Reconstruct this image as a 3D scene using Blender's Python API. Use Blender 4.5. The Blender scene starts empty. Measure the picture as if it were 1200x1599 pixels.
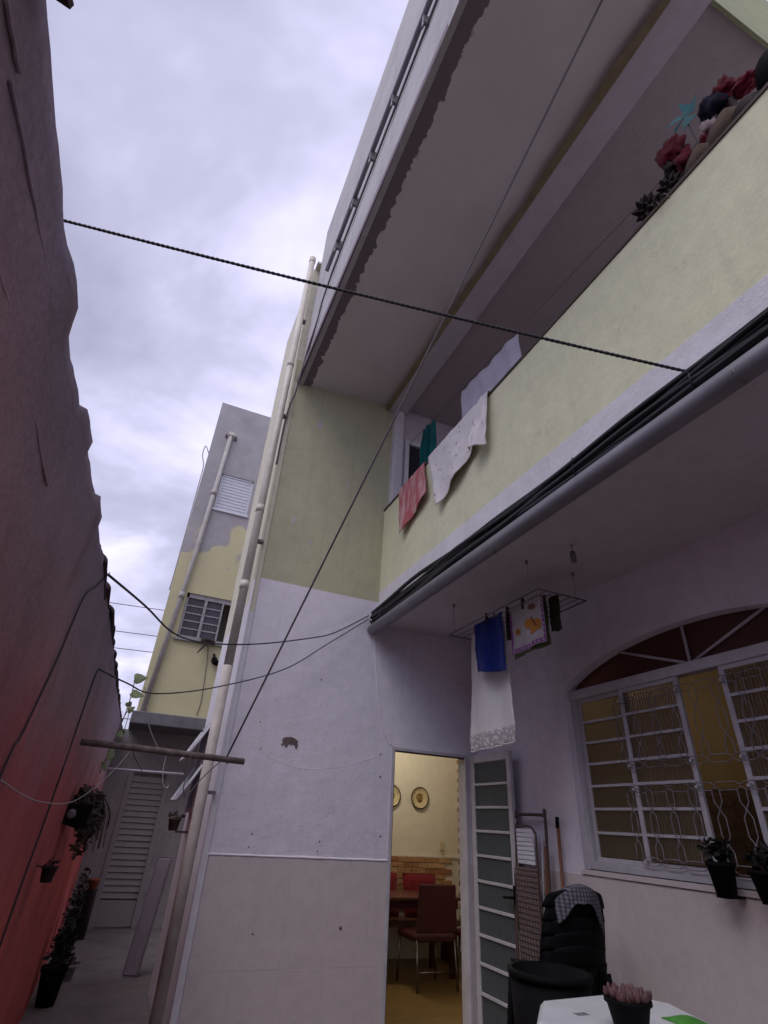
import bpy, bmesh, math, random
from mathutils import Vector, Matrix, noise
random.seed(7)
R = math.radians
scene = bpy.context.scene
C = scene.collection

# ------------------------------------------------------------------ camera
cam = bpy.data.cameras.new('camera')
camo = bpy.data.objects.new('camera', cam)
C.objects.link(camo)
rows = [[0.9119683623, -0.4068528112, 0.0527683254],
        [0.2502374122, 0.4497074564, -0.8574056457],
        [0.3251075878, 0.7951314317, 0.5119287671]]
m = Matrix(((rows[0][0], -rows[1][0], -rows[2][0]),
            (rows[0][1], -rows[1][1], -rows[2][1]),
            (rows[0][2], -rows[1][2], -rows[2][2]))).to_4x4()
m.translation = (0, 0, 1.45)
camo.matrix_world = m
cam.sensor_fit = 'VERTICAL'
cam.sensor_height = 24
cam.lens = 817.9 / 1599 * 24
cam.clip_start = 0.03
cam.clip_end = 3000
scene.camera = camo

# ------------------------------------------------------------------ world / sun / exposure
SUN_EL, SUN_AZ = R(55), R(-124)          # azimuth from +Y clockwise
sd = Vector((math.sin(SUN_AZ) * math.cos(SUN_EL), math.cos(SUN_AZ) * math.cos(SUN_EL), math.sin(SUN_EL)))
w = bpy.data.worlds.new('World')
scene.world = w
w.use_nodes = True
nt = w.node_tree
nt.nodes.clear()
def N(nt, t, **k):
    n = nt.nodes.new(t)
    for a, b in k.items():
        if a == 'inp':
            for i, v in b.items():
                n.inputs[i].default_value = v
        else:
            setattr(n, a, b)
    return n
sky = N(nt, 'ShaderNodeTexSky', sky_type='NISHITA', sun_disc=False, sun_elevation=SUN_EL, sun_rotation=SUN_AZ)
tc = N(nt, 'ShaderNodeTexCoord')
sep = N(nt, 'ShaderNodeSeparateXYZ')
nt.links.new(tc.outputs['Generated'], sep.inputs[0])
mx = N(nt, 'ShaderNodeMath', operation='MAXIMUM', inp={1: 0.0})
nt.links.new(sep.outputs[2], mx.inputs[0])
ad = N(nt, 'ShaderNodeMath', operation='ADD', inp={1: 0.28})
nt.links.new(mx.outputs[0], ad.inputs[0])
comb = N(nt, 'ShaderNodeCombineXYZ')
for i in (0, 1):
    d = N(nt, 'ShaderNodeMath', operation='DIVIDE')
    nt.links.new(sep.outputs[i], d.inputs[0]); nt.links.new(ad.outputs[0], d.inputs[1])
    nt.links.new(d.outputs[0], comb.inputs[i])
mp = N(nt, 'ShaderNodeMapping')
mp.inputs['Location'].default_value = (1.35, 0.4, 0.0)
mp.inputs['Rotation'].default_value = (0, 0, R(35))
mp.inputs['Scale'].default_value = (1.0, 1.15, 1.0)
nt.links.new(comb.outputs[0], mp.inputs[0])
n1 = N(nt, 'ShaderNodeTexNoise', inp={'Scale': 1.7, 'Detail': 5.0, 'Roughness': 0.54, 'Distortion': 0.35})
nt.links.new(mp.outputs[0], n1.inputs[0])
cr = N(nt, 'ShaderNodeValToRGB')
e = cr.color_ramp.elements
e[0].position = 0.30; e[0].color = (3.3, 3.3, 4.6, 1)
e[1].position = 0.68; e[1].color = (9.2, 9.0, 10.5, 1)
x = e.new(0.47); x.color = (4.9, 4.85, 6.6, 1)
x = e.new(0.56); x.color = (6.9, 6.7, 9.1, 1)
nt.links.new(n1.outputs[0], cr.inputs[0])
mix = N(nt, 'ShaderNodeMix', data_type='RGBA')
mix.inputs[0].default_value = 0.93
nt.links.new(sky.outputs[0], mix.inputs[6])
nt.links.new(cr.outputs[0], mix.inputs[7])
bg = N(nt, 'ShaderNodeBackground', inp={'Strength': 0.124})
nt.links.new(mix.outputs[2], bg.inputs[0])
wo = N(nt, 'ShaderNodeOutputWorld')
nt.links.new(bg.outputs[0], wo.inputs[0])

sl = bpy.data.lights.new('sun', 'SUN')
sl.energy = 1.15
sl.angle = R(40)
sl.color = (1.0, 0.95, 0.93)
so = bpy.data.objects.new('sun', sl)
C.objects.link(so)
so.rotation_euler = sd.to_track_quat('Z', 'Y').to_euler()
so.location = (-8, -1, 15)

scene.view_settings.view_transform = 'Standard'
scene.view_settings.look = 'None'
scene.view_settings.exposure = 0.12
scene.view_settings.gamma = 1.0
scene.view_settings.use_curve_mapping = False
scene.render.engine = 'CYCLES'
scene.cycles.max_bounces = 8
scene.cycles.diffuse_bounces = 5

# ------------------------------------------------------------------ materials
def base_mat(name):
    mt = bpy.data.materials.new(name)
    mt.use_nodes = True
    t = mt.node_tree
    return mt, t, t.nodes['Principled BSDF']
def pos_tex(t, kind='ShaderNodeTexNoise', scale=5.0, detail=6.0, rough=0.6, obj=False, mapping=None):
    if obj:
        g = N(t, 'ShaderNodeTexCoord'); out = g.outputs['Object']
    else:
        g = N(t, 'ShaderNodeNewGeometry'); out = g.outputs['Position']
    if mapping:
        mp = N(t, 'ShaderNodeMapping'); mp.inputs['Scale'].default_value = mapping
        t.links.new(out, mp.inputs[0]); out = mp.outputs[0]
    n = N(t, kind)
    n.inputs['Scale'].default_value = scale
    if kind == 'ShaderNodeTexNoise':
        n.inputs['Detail'].default_value = detail; n.inputs['Roughness'].default_value = rough
    t.links.new(out, n.inputs['Vector'])
    return n
def ramp(t, src, lo, hi, c0=(0, 0, 0, 1), c1=(1, 1, 1, 1)):
    r = N(t, 'ShaderNodeValToRGB')
    r.color_ramp.elements[0].position = lo; r.color_ramp.elements[0].color = c0
    r.color_ramp.elements[1].position = hi; r.color_ramp.elements[1].color = c1
    t.links.new(src, r.inputs[0])
    return r
def mixc(t, fac, a, b, blend='MIX'):
    mn = N(t, 'ShaderNodeMix', data_type='RGBA', blend_type=blend)
    if isinstance(fac, (int, float)): mn.inputs[0].default_value = fac
    else: t.links.new(fac, mn.inputs[0])
    for s, v in ((6, a), (7, b)):
        if isinstance(v, tuple): mn.inputs[s].default_value = v if len(v) == 4 else (*v, 1)
        else: t.links.new(v, mn.inputs[s])
    return mn.outputs[2]
def bump(t, b, src, strength=0.3, dist=0.01):
    bn = N(t, 'ShaderNodeBump', inp={'Strength': strength, 'Distance': dist})
    t.links.new(src, bn.inputs['Height'])
    t.links.new(bn.outputs[0], b.inputs['Normal'])
def plaster(name, col, dirt=(0.2, 0.17, 0.16), amount=0.35, scale=1.6, rough=0.9, bstr=0.35, streak=0.25, fine=45.0):
    mt, t, b = base_mat(name)
    n = pos_tex(t, scale=scale, detail=8, rough=0.62)
    r = ramp(t, n.outputs[0], 0.45, 0.75)
    sc = N(t, 'ShaderNodeMath', operation='MULTIPLY', inp={1: amount}); t.links.new(r.outputs[0], sc.inputs[0])
    c = mixc(t, sc.outputs[0], col, dirt)
    s = pos_tex(t, scale=3.0, detail=5, rough=0.6, mapping=(3.2, 3.2, 0.14))
    sr = ramp(t, s.outputs[0], 0.5, 0.78)
    s2 = N(t, 'ShaderNodeMath', operation='MULTIPLY', inp={1: streak}); t.links.new(sr.outputs[0], s2.inputs[0])
    c = mixc(t, s2.outputs[0], c, dirt)
    vc = pos_tex(t, kind='ShaderNodeTexVoronoi', scale=1.7); vc.feature = 'DISTANCE_TO_EDGE'
    wn = pos_tex(t, scale=5.0, detail=6, rough=0.7)
    vm = N(t, 'ShaderNodeVectorMath', operation='MULTIPLY_ADD'); vm.inputs[1].default_value = (.35, .35, .35)
    gg = N(t, 'ShaderNodeNewGeometry'); t.links.new(wn.outputs[1], vm.inputs[0]); t.links.new(gg.outputs['Position'], vm.inputs[2]); t.links.new(vm.outputs[0], vc.inputs['Vector'])
    vr = ramp(t, vc.outputs['Distance'], 0.0, 0.006, (1, 1, 1, 1), (0, 0, 0, 1))
    ck = ramp(t, n.outputs[0], 0.52, 0.62)
    cm = N(t, 'ShaderNodeMath', operation='MULTIPLY'); t.links.new(vr.outputs[0], cm.inputs[0]); t.links.new(ck.outputs[0], cm.inputs[1])
    cm2 = N(t, 'ShaderNodeMath', operation='MULTIPLY', inp={1: 0.5}); t.links.new(cm.outputs[0], cm2.inputs[0])
    c = mixc(t, cm2.outputs[0], c, tuple(v_ * .45 for v_ in dirt))
    sg = pos_tex(t, scale=130.0, detail=3, rough=0.6)
    sgr = ramp(t, sg.outputs[0], 0.3, 0.7, (0.93, 0.93, 0.93, 1), (1.05, 1.05, 1.05, 1))
    c = mixc(t, 1.0, c, sgr.outputs[0], 'MULTIPLY')
    f = pos_tex(t, scale=9.0, detail=6, rough=0.7)
    fr = ramp(t, f.outputs[0], 0.3, 0.7, (0.92, 0.92, 0.92, 1), (1.05, 1.05, 1.05, 1))
    c = mixc(t, 1.0, c, fr.outputs[0], 'MULTIPLY')
    t.links.new(c, b.inputs['Base Color'])
    b.inputs['Roughness'].default_value = rough
    b.inputs['Specular IOR Level'].default_value = 0.25
    fb = pos_tex(t, scale=fine, detail=5, rough=0.65)
    lb = pos_tex(t, scale=2.6, detail=3, rough=0.5)
    su = N(t, 'ShaderNodeMath', operation='MULTIPLY_ADD', inp={1: 5.0}); t.links.new(lb.outputs[0], su.inputs[0]); t.links.new(fb.outputs[0], su.inputs[2])
    bump(t, b, su.outputs[0], bstr, 0.012)
    return mt
def simple(name, col, rough=0.6, metal=0.0, var=0.15, scale=14.0, bstr=0.15, spec=0.4, col2=None, obj=False):
    mt, t, b = base_mat(name)
    n = pos_tex(t, scale=scale, detail=6, rough=0.6, obj=obj)
    if col2 is None: col2 = tuple(v * (1 - var * 2) for v in col)
    r = ramp(t, n.outputs[0], 0.35, 0.7, (*col, 1), (*col2, 1))
    t.links.new(r.outputs[0], b.inputs['Base Color'])
    b.inputs['Roughness'].default_value = rough
    b.inputs['Metallic'].default_value = metal
    b.inputs['Specular IOR Level'].default_value = spec
    n2 = pos_tex(t, scale=scale * 5, detail=4, obj=obj)
    bump(t, b, n2.outputs[0], bstr, 0.004)
    return mt
def fabric(name, col, col2=None, scale=6.0, weave=420.0, trans=0.25):
    mt, t, b = base_mat(name)
    n = pos_tex(t, scale=scale, detail=5)
    r = ramp(t, n.outputs[0], 0.35, 0.7, (*col, 1), (*(col2 or tuple(v * 0.8 for v in col)), 1))
    t.links.new(r.outputs[0], b.inputs['Base Color'])
    b.inputs['Roughness'].default_value = 0.95
    b.inputs['Specular IOR Level'].default_value = 0.1
    b.inputs['Sheen Weight'].default_value = 0.2
    n2 = pos_tex(t, scale=weave, detail=2)
    bump(t, b, n2.outputs[0], 0.3, 0.002)
    if trans:
        tr = N(t, 'ShaderNodeBsdfTranslucent'); t.links.new(r.outputs[0], tr.inputs[0])
        ms = N(t, 'ShaderNodeMixShader'); ms.inputs[0].default_value = trans
        t.links.new(b.outputs[0], ms.inputs[1]); t.links.new(tr.outputs[0], ms.inputs[2])
        t.links.new(ms.outputs[0], t.nodes['Material Output'].inputs[0])
    return mt

M = {}
M['lilac'] = plaster('lilac_white_paint', (0.78, 0.74, 0.82), (0.52, 0.47, 0.50), 0.22, 1.2, streak=0.22)
M['white'] = plaster('white_paint', (0.74, 0.72, 0.76), (0.5, 0.46, 0.46), 0.3, 2.0)
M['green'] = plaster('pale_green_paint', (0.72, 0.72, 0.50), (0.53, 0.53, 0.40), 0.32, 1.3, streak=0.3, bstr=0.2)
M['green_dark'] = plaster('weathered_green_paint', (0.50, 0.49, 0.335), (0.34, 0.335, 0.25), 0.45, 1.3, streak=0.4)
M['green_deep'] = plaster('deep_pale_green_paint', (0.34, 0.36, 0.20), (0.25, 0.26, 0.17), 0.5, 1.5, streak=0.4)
M['cream'] = plaster('cream_paint', (0.66, 0.63, 0.50), (0.45, 0.42, 0.36), 0.4, 1.5, streak=0.5)
M['facade'] = plaster('grey_white_facade', (0.52, 0.50, 0.50), (0.34, 0.32, 0.34), 0.5, 1.2, streak=0.5)
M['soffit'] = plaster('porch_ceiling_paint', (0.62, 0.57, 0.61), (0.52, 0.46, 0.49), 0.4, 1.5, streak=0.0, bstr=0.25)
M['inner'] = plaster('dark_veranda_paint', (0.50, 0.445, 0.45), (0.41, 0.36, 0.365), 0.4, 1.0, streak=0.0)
M['olive'] = plaster('olive_stained_beam', (0.30, 0.25, 0.15), (0.17, 0.13, 0.08), 0.7, 4.0, streak=0.3)
M['concrete'] = plaster('grey_concrete', (0.34, 0.32, 0.33), (0.19, 0.17, 0.17), 0.6, 1.8, streak=0.3, bstr=0.6)
M['floor'] = plaster('worn_concrete_floor', (0.21, 0.185, 0.18), (0.12, 0.10, 0.10), 0.7, 2.2, streak=0.0, bstr=0.5)
M['tile'] = plaster('beige_pink_tile', (0.62, 0.55, 0.55), (0.51, 0.45, 0.45), 0.25, 2.0, rough=0.38, bstr=0.06, streak=0.1)
M['grout'] = simple('pale_grout', (0.62, 0.58, 0.6), 0.9)
M['pvc'] = simple('cream_pvc', (0.66, 0.62, 0.54), 0.45, var=0.12, scale=5, bstr=0.05)
M['pvc_far'] = simple('weathered_pvc', (0.48, 0.45, 0.43), 0.6, var=0.15, scale=5, bstr=0.05)
M['pvc_grey'] = simple('grey_pvc', (0.24, 0.23, 0.26), 0.4, var=0.12, scale=5, bstr=0.05)
M['pvc_brown'] = simple('brown_stained_pvc', (0.60, 0.54, 0.50), 0.5, var=0.2, scale=4, bstr=0.05)  # shade and brown reflection on the lower pipe are put into this colour
M['black'] = simple('black_rubber', (0.012, 0.011, 0.014), 0.42, var=0.2)
M['blackplastic'] = simple('black_plastic', (0.006, 0.0055, 0.007), 0.75, var=0.2, spec=0.1)
M['darkrope'] = simple('dark_twisted_cable', (0.045, 0.04, 0.05), 0.7, scale=60)
M['string'] = simple('pale_string', (0.5, 0.46, 0.46), 0.85, scale=60)
M['greywire'] = simple('grey_wire', (0.16, 0.14, 0.15), 0.7, scale=60)
M['wood'] = simple('old_brown_wood', (0.15, 0.09, 0.07), 0.85, var=0.3, scale=18, bstr=0.5)
M['polewood'] = simple('weathered_grey_brown_wood', (0.22, 0.17, 0.155), 0.9, var=0.3, scale=25, bstr=0.6)
M['broomwood'] = simple('reddish_wood', (0.24, 0.10, 0.055), 0.55, var=0.2, scale=18)
M['whitemetal'] = simple('white_painted_steel', (0.56, 0.54, 0.58), 0.45, var=0.1, scale=8, bstr=0.08)
M['grille'] = simple('grey_white_wire', (0.27, 0.25, 0.27), 0.5, scale=20)
M['greymetal'] = simple('dull_grey_metal', (0.22, 0.20, 0.21), 0.5, metal=0.3, scale=20)
M['rust'] = simple('rusty_steel', (0.10, 0.06, 0.05), 0.8, scale=30)
M['coping'] = simple('brown_edge_coping', (0.09, 0.065, 0.055), 0.8, scale=9, bstr=0.4)
M['patch'] = plaster('bare_brown_plaster', (0.20, 0.15, 0.15), (0.13, 0.10, 0.10), 0.6, 9.0, bstr=0.8)
M['terracotta'] = simple('terracotta', (0.36, 0.10, 0.05), 0.8, scale=16)
M['leaf'] = simple('dull_green_leaf', (0.06, 0.085, 0.035), 0.6, var=0.3, scale=25)
M['leaf_dark'] = simple('dark_leaf', (0.010, 0.012, 0.008), 0.7, var=0.3, scale=25)  # near-black so the shrubs along the red wall read as shade
M['leaf_dry'] = simple('dry_brown_foliage', (0.11, 0.085, 0.07), 0.85, var=0.3, scale=25)
M['vine'] = simple('light_green_leaf', (0.16, 0.20, 0.09), 0.55, var=0.25, scale=25)
M['succulent'] = simple('purple_succulent', (0.17, 0.085, 0.09), 0.6, var=0.3, scale=30)
M['darkplant'] = simple('dark_brown_plant', (0.035, 0.022, 0.022), 0.8, var=0.3, scale=30)
M['glass_dark'] = None
M['blue'] = fabric('royal_blue_cloth', (0.015, 0.035, 0.27), (0.010, 0.022, 0.19))
M['whitecloth'] = fabric('white_cotton', (0.82, 0.80, 0.79), (0.76, 0.73, 0.73), trans=.1)
M['lavcloth'] = fabric('lavender_grey_cloth', (0.74, 0.71, 0.82), (0.66, 0.63, 0.74))
M['teal'] = fabric('teal_cloth', (0.01, 0.16, 0.17), (0.008, 0.10, 0.11))
M['ktowel'] = fabric('printed_towel_white', (0.66, 0.62, 0.62))
M['purple'] = fabric('purple_border_print', (0.30, 0.10, 0.33), trans=0)
M['orange'] = fabric('orange_print', (0.60, 0.26, 0.04), (0.42, 0.15, 0.02), trans=0)
M['brownprint'] = fabric('brown_print', (0.20, 0.09, 0.04), trans=0)
M['greencloth'] = fabric('olive_green_cloth', (0.10, 0.11, 0.045))
M['darkolive'] = fabric('dark_olive_cloth', (0.055, 0.055, 0.03))
M['browncloth'] = fabric('dark_brown_cloth', (0.06, 0.045, 0.04))
M['redcloth'] = fabric('crimson_cloth', (0.17, 0.014, 0.028), (0.09, 0.008, 0.015))
M['turq'] = fabric('pale_turquoise_cloth', (0.17, 0.38, 0.38), (0.10, 0.27, 0.28))
M['navy'] = fabric('navy_cloth', (0.015, 0.015, 0.035))
M['pinkpale'] = fabric('pale_pink_cloth', (0.55, 0.42, 0.42))
M['basket'] = simple('brown_basket_weave', (0.12, 0.085, 0.06), 0.9, scale=40, bstr=0.7)
M['palerim'] = simple('pale_rim', (0.36, 0.30, 0.27), 0.8)
M['cooler'] = simple('white_plastic', (0.66, 0.68, 0.70), 0.4, var=0.06, scale=6, bstr=0.05)
M['sticker'] = simple('grey_print', (0.20, 0.21, 0.23), 0.6)
M['greenplastic'] = simple('green_plastic', (0.08, 0.30, 0.05), 0.4)
M['redvinyl'] = simple('dark_red_vinyl', (0.060, 0.006, 0.009), 0.5, scale=10)
M['cushion'] = fabric('red_cushion', (0.14, 0.010, 0.014), trans=0)
M['tabletop'] = simple('polished_brown_wood', (0.12, 0.055, 0.04), 0.2, scale=7)
M['roomwall'] = plaster('room_beige_paint', (0.62, 0.58, 0.46), (0.52, 0.48, 0.38), 0.3, 1.5, streak=0.05, bstr=0.1)
M['roomfloor'] = simple('yellow_ochre_floor', (0.20, 0.125, 0.04), 0.35, scale=5)
M['amberwall'] = plaster('ochre_room_wall', (0.36, 0.265, 0.15), (0.27, 0.20, 0.12), 0.4, 1.2, streak=0.1, bstr=0.1)
M['plate'] = simple('painted_ceramic', (0.62, 0.52, 0.30), 0.25, scale=20)
M['platedark'] = simple('dark_ceramic_rim', (0.10, 0.07, 0.03), 0.3, scale=20)
M['platemotif'] = simple('gold_motif', (0.26, 0.15, 0.03), 0.35, scale=40, var=0.4)
M['chrome'] = simple('dark_chrome', (0.25, 0.22, 0.2), 0.25, metal=1.0)
M['shutter'] = simple('white_shutter', (0.72, 0.73, 0.80), 0.5, var=0.06)
M['roofdark'] = simple('dark_grey_slab', (0.19, 0.18, 0.20), 0.8, scale=6, bstr=0.5)
M['doormetal'] = plaster('grey_white_door_paint', (0.31, 0.285, 0.295), (0.30, 0.26, 0.26), 0.4, 2.0, streak=0.3, rough=0.6, bstr=0.05)
M['board'] = plaster('pale_lavender_board', (0.25, 0.21, 0.25), (0.19, 0.16, 0.19), 0.4, 2.0, streak=0.3, bstr=0.1)
M['roottile'] = simple('old_clay_tile', (0.13, 0.085, 0.085), 0.9, var=0.3, scale=9, bstr=0.6)

# bricks: three tints
for i, c in enumerate(((0.42, 0.22, 0.09), (0.34, 0.15, 0.06), (0.50, 0.31, 0.15))):
    M['brick%d' % i] = simple('cladding_brick_tint_%d' % i, c, 0.75, scale=22, var=0.25, bstr=0.6)

def glass_mat(name, col, rough=0.35, ribs=None, trans=0.75, axis='Y', gloss=0.12):
    mt = bpy.data.materials.new(name); mt.use_nodes = True
    t = mt.node_tree; b = t.nodes['Principled BSDF']
    b.inputs['Base Color'].default_value = (*col, 1)
    b.inputs['Roughness'].default_value = rough
    b.inputs['Transmission Weight'].default_value = trans
    b.inputs['IOR'].default_value = 1.3
    if ribs:
        g = N(t, 'ShaderNodeNewGeometry')
        wv = N(t, 'ShaderNodeTexWave', bands_direction=axis, inp={'Scale': ribs, 'Distortion': 0.4, 'Detail': 1.0})
        t.links.new(g.outputs['Position'], wv.inputs[0])
        bump(t, b, wv.outputs['Fac'], 0.9, 0.01)
    return mt
M['ribglass'] = glass_mat('ribbed_amber_glass', (0.46, 0.36, 0.24), 0.36, 14.0, 0.8)
M['plainglass'] = glass_mat('frosted_amber_glass', (0.62, 0.50, 0.32), 0.4, 40.0, 0.85)
M['doorglass'] = glass_mat('ribbed_grey_glass', (0.15, 0.17, 0.18), 0.4, 14.0, 0.35)
M['darkglass'] = glass_mat('dark_window_glass', (0.05, 0.05, 0.06), 0.12, None, 0.2)
M['archglass'] = glass_mat('dark_arch_glass', (0.10, 0.04, 0.03), 0.5, None, 0.2)
M['dullframe'] = simple('dull_grey_white_paint', (0.36, 0.34, 0.37), 0.6, scale=12)
M['greyglass'] = glass_mat('dusty_louvre_glass', (0.10, 0.085, 0.11), 0.35, 8.0, 0.15, 'X')
M['shutterglass'] = glass_mat('pale_blue_glass', (0.45, 0.47, 0.56), 0.3, None, 0.2)

# red boundary wall: weathered from grey film at the top to red paint below
mt, t, b = base_mat('weathered_red_wall')
g = N(t, 'ShaderNodeNewGeometry'); sp = N(t, 'ShaderNodeSeparateXYZ'); t.links.new(g.outputs['Position'], sp.inputs[0])
nz = pos_tex(t, scale=1.5, detail=7, rough=0.62)
ma = N(t, 'ShaderNodeMath', operation='MULTIPLY_ADD', inp={1: 0.55}); t.links.new(nz.outputs[0], ma.inputs[0]); t.links.new(sp.outputs[2], ma.inputs[2])
mr = N(t, 'ShaderNodeMapRange', inp={1: 1.30, 2: 2.50}); t.links.new(ma.outputs[0], mr.inputs[0])
rr = ramp(t, mr.outputs[0], 0.0, 1.0, (0.60, 0.135, 0.115, 1), (0.35, 0.29, 0.37, 1))
x = rr.color_ramp.elements.new(0.35); x.color = (0.52, 0.13, 0.135, 1)
x = rr.color_ramp.elements.new(0.62); x.color = (0.44, 0.25, 0.27, 1)
x = rr.color_ramp.elements.new(0.84); x.color = (0.38, 0.30, 0.35, 1)
st = pos_tex(t, scale=3.5, detail=7, rough=0.7, mapping=(1, .6, 0.8))
sr = ramp(t, st.outputs[0], 0.3, 0.75, (0.72, 0.72, 0.74, 1), (1.2, 1.16, 1.16, 1))
c = mixc(t, 1.0, rr.outputs[0], sr.outputs[0], 'MULTIPLY')
pn = pos_tex(t, scale=2.4, detail=10, rough=0.72)
pr_ = ramp(t, pn.outputs[0], 0.60, 0.64)
pf = N(t, 'ShaderNodeMath', operation='MULTIPLY', inp={1: 0.45}); t.links.new(pr_.outputs[0], pf.inputs[0])
c = mixc(t, pf.outputs[0], c, (0.27, 0.19, 0.20))
gn = pos_tex(t, scale=90, detail=4, rough=.7); gr_ = ramp(t, gn.outputs[0], 0.3, 0.7, (0.8, 0.8, 0.8, 1), (1.12, 1.12, 1.12, 1))
c = mixc(t, 1.0, c, gr_.outputs[0], 'MULTIPLY')
dk = pos_tex(t, scale=5, detail=8, rough=.75, mapping=(1, 1, .3)); dr_ = ramp(t, dk.outputs[0], 0.55, 0.72)
df = N(t, 'ShaderNodeMath', operation='MULTIPLY', inp={1: 0.45}); t.links.new(dr_.outputs[0], df.inputs[0])
c = mixc(t, df.outputs[0], c, (0.08, 0.05, 0.06))
t.links.new(c, b.inputs['Base Color']); b.inputs['Roughness'].default_value = 0.92
b.inputs['Specular IOR Level'].default_value = 0.2
fb = pos_tex(t, scale=60, detail=8, rough=0.75); bump(t, b, fb.outputs[0], 0.55, 0.006)
M['redwall'] = mt

# far building: grey render above, yellow paint below with a ragged paint edge
mt, t, b = base_mat('half_painted_render')
g = N(t, 'ShaderNodeNewGeometry'); sp = N(t, 'ShaderNodeSeparateXYZ'); t.links.new(g.outputs['Position'], sp.inputs[0])
nz = pos_tex(t, scale=1.9, detail=1.5, rough=0.4)
ma = N(t, 'ShaderNodeMath', operation='MULTIPLY_ADD', inp={1: 2.6}); t.links.new(nz.outputs[0], ma.inputs[0]); t.links.new(sp.outputs[2], ma.inputs[2])
edge = ramp(t, ma.outputs[0], 0.0, 1.0)
mr = N(t, 'ShaderNodeMapRange', inp={1: 6.98, 2: 7.06}); t.links.new(ma.outputs[0], mr.inputs[0])
dn = pos_tex(t, scale=2.2, detail=8, rough=0.65)
gr = ramp(t, dn.outputs[0], 0.3, 0.75, (0.46, 0.44, 0.45, 1), (0.32, 0.305, 0.32, 1))
ye = ramp(t, dn.outputs[0], 0.3, 0.8, (0.62, 0.58, 0.36, 1), (0.54, 0.50, 0.33, 1))
c = mixc(t, mr.outputs[0], ye.outputs[0], gr.outputs[0])
t.links.new(c, b.inputs['Base Color']); b.inputs['Roughness'].default_value = 0.95
b.inputs['Specular IOR Level'].default_value = 0.2
fb = pos_tex(t, scale=25, detail=6, rough=0.7); bump(t, b, fb.outputs[0], 0.4, 0.012)
M['farwall'] = mt

# eave soffit: grey-white paint with a ragged unpainted strip along the outer edge
mt, t, b = base_mat('eave_soffit_paint')
g = N(t, 'ShaderNodeNewGeometry'); sp = N(t, 'ShaderNodeSeparateXYZ'); t.links.new(g.outputs['Position'], sp.inputs[0])
nz = pos_tex(t, scale=11.0, detail=2.5, rough=.55)
n2 = pos_tex(t, scale=5.0, detail=9, rough=.75)
ma = N(t, 'ShaderNodeMath', operation='MULTIPLY_ADD', inp={1: 0.11}); t.links.new(nz.outputs[0], ma.inputs[0]); t.links.new(sp.outputs[0], ma.inputs[2])
mb = N(t, 'ShaderNodeMath', operation='MULTIPLY_ADD', inp={1: 0.10}); t.links.new(n2.outputs[0], mb.inputs[0]); t.links.new(ma.outputs[0], mb.inputs[2])
mr = N(t, 'ShaderNodeMapRange', inp={1: 1.020, 2: 1.027}); t.links.new(mb.outputs[0], mr.inputs[0])
dn = pos_tex(t, scale=1.2, detail=7, rough=0.6)
pa = ramp(t, dn.outputs[0], 0.35, 0.75, (0.76, 0.72, 0.72, 1), (0.66, 0.60, 0.59, 1))
c = mixc(t, mr.outputs[0], (0.21, 0.165, 0.20), pa.outputs[0])
t.links.new(c, b.inputs['Base Color']); b.inputs['Roughness'].default_value = 0.9
fb = pos_tex(t, scale=40, detail=4); bump(t, b, fb.outputs[0], 0.2, 0.01)
M['eave'] = mt

# patterned cloths
mt, t, b = base_mat('white_sheet_with_small_flowers')
vo = pos_tex(t, kind='ShaderNodeTexVoronoi', scale=13.0)
r = ramp(t, vo.outputs['Distance'], 0.09, 0.20, (0.28, 0.22, 0.24, 1), (0.70, 0.66, 0.67, 1))
t.links.new(r.outputs[0], b.inputs['Base Color']); b.inputs['Roughness'].default_value = 0.95
M['sheet'] = mt
mt, t, b = base_mat('pink_streaked_towel')
n = pos_tex(t, scale=5.0, detail=5, mapping=(1, 2.5, 0.5))
r = ramp(t, n.outputs[0], 0.42, 0.62, (0.44, 0.10, 0.12, 1), (0.55, 0.36, 0.36, 1))
t.links.new(r.outputs[0], b.inputs['Base Color']); b.inputs['Roughness'].default_value = 0.95
M['pink'] = mt
mt, t, b = base_mat('lace')
vo = pos_tex(t, kind='ShaderNodeTexVoronoi', scale=38.0)
r = ramp(t, vo.outputs['Distance'], 0.30, 0.5, (0.68, 0.66, 0.67, 1), (0.38, 0.36, 0.37, 1))
t.links.new(r.outputs[0], b.inputs['Base Color']); b.inputs['Roughness'].default_value = 0.95
M['lace'] = mt
mt, t, b = base_mat('grey_checked_cloth')
wx = pos_tex(t, kind='ShaderNodeTexWave', scale=15.0); wx.bands_direction = 'X'
wz = pos_tex(t, kind='ShaderNodeTexWave', scale=15.0); wz.bands_direction = 'Z'
c1 = ramp(t, wx.outputs['Fac'], 0.45, 0.55, (0.075, 0.07, 0.095, 1), (0.17, 0.16, 0.20, 1))
c2 = ramp(t, wz.outputs['Fac'], 0.45, 0.55, (0.6, 0.6, 0.6, 1), (1, 1, 1, 1))
c = mixc(t, 1.0, c1.outputs[0], c2.outputs[0], 'MULTIPLY')
t.links.new(c, b.inputs['Base Color']); b.inputs['Roughness'].default_value = 0.95
M['check'] = mt

def emit(name, col, s):
    mt = bpy.data.materials.new(name); mt.use_nodes = True
    b = mt.node_tree.nodes['Principled BSDF']
    b.inputs['Emission Color'].default_value = (*col, 1); b.inputs['Emission Strength'].default_value = s
    return mt
M['bulb'] = emit('lit_lamp_shade', (1.0, 0.72, 0.40), 6.0)

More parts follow.
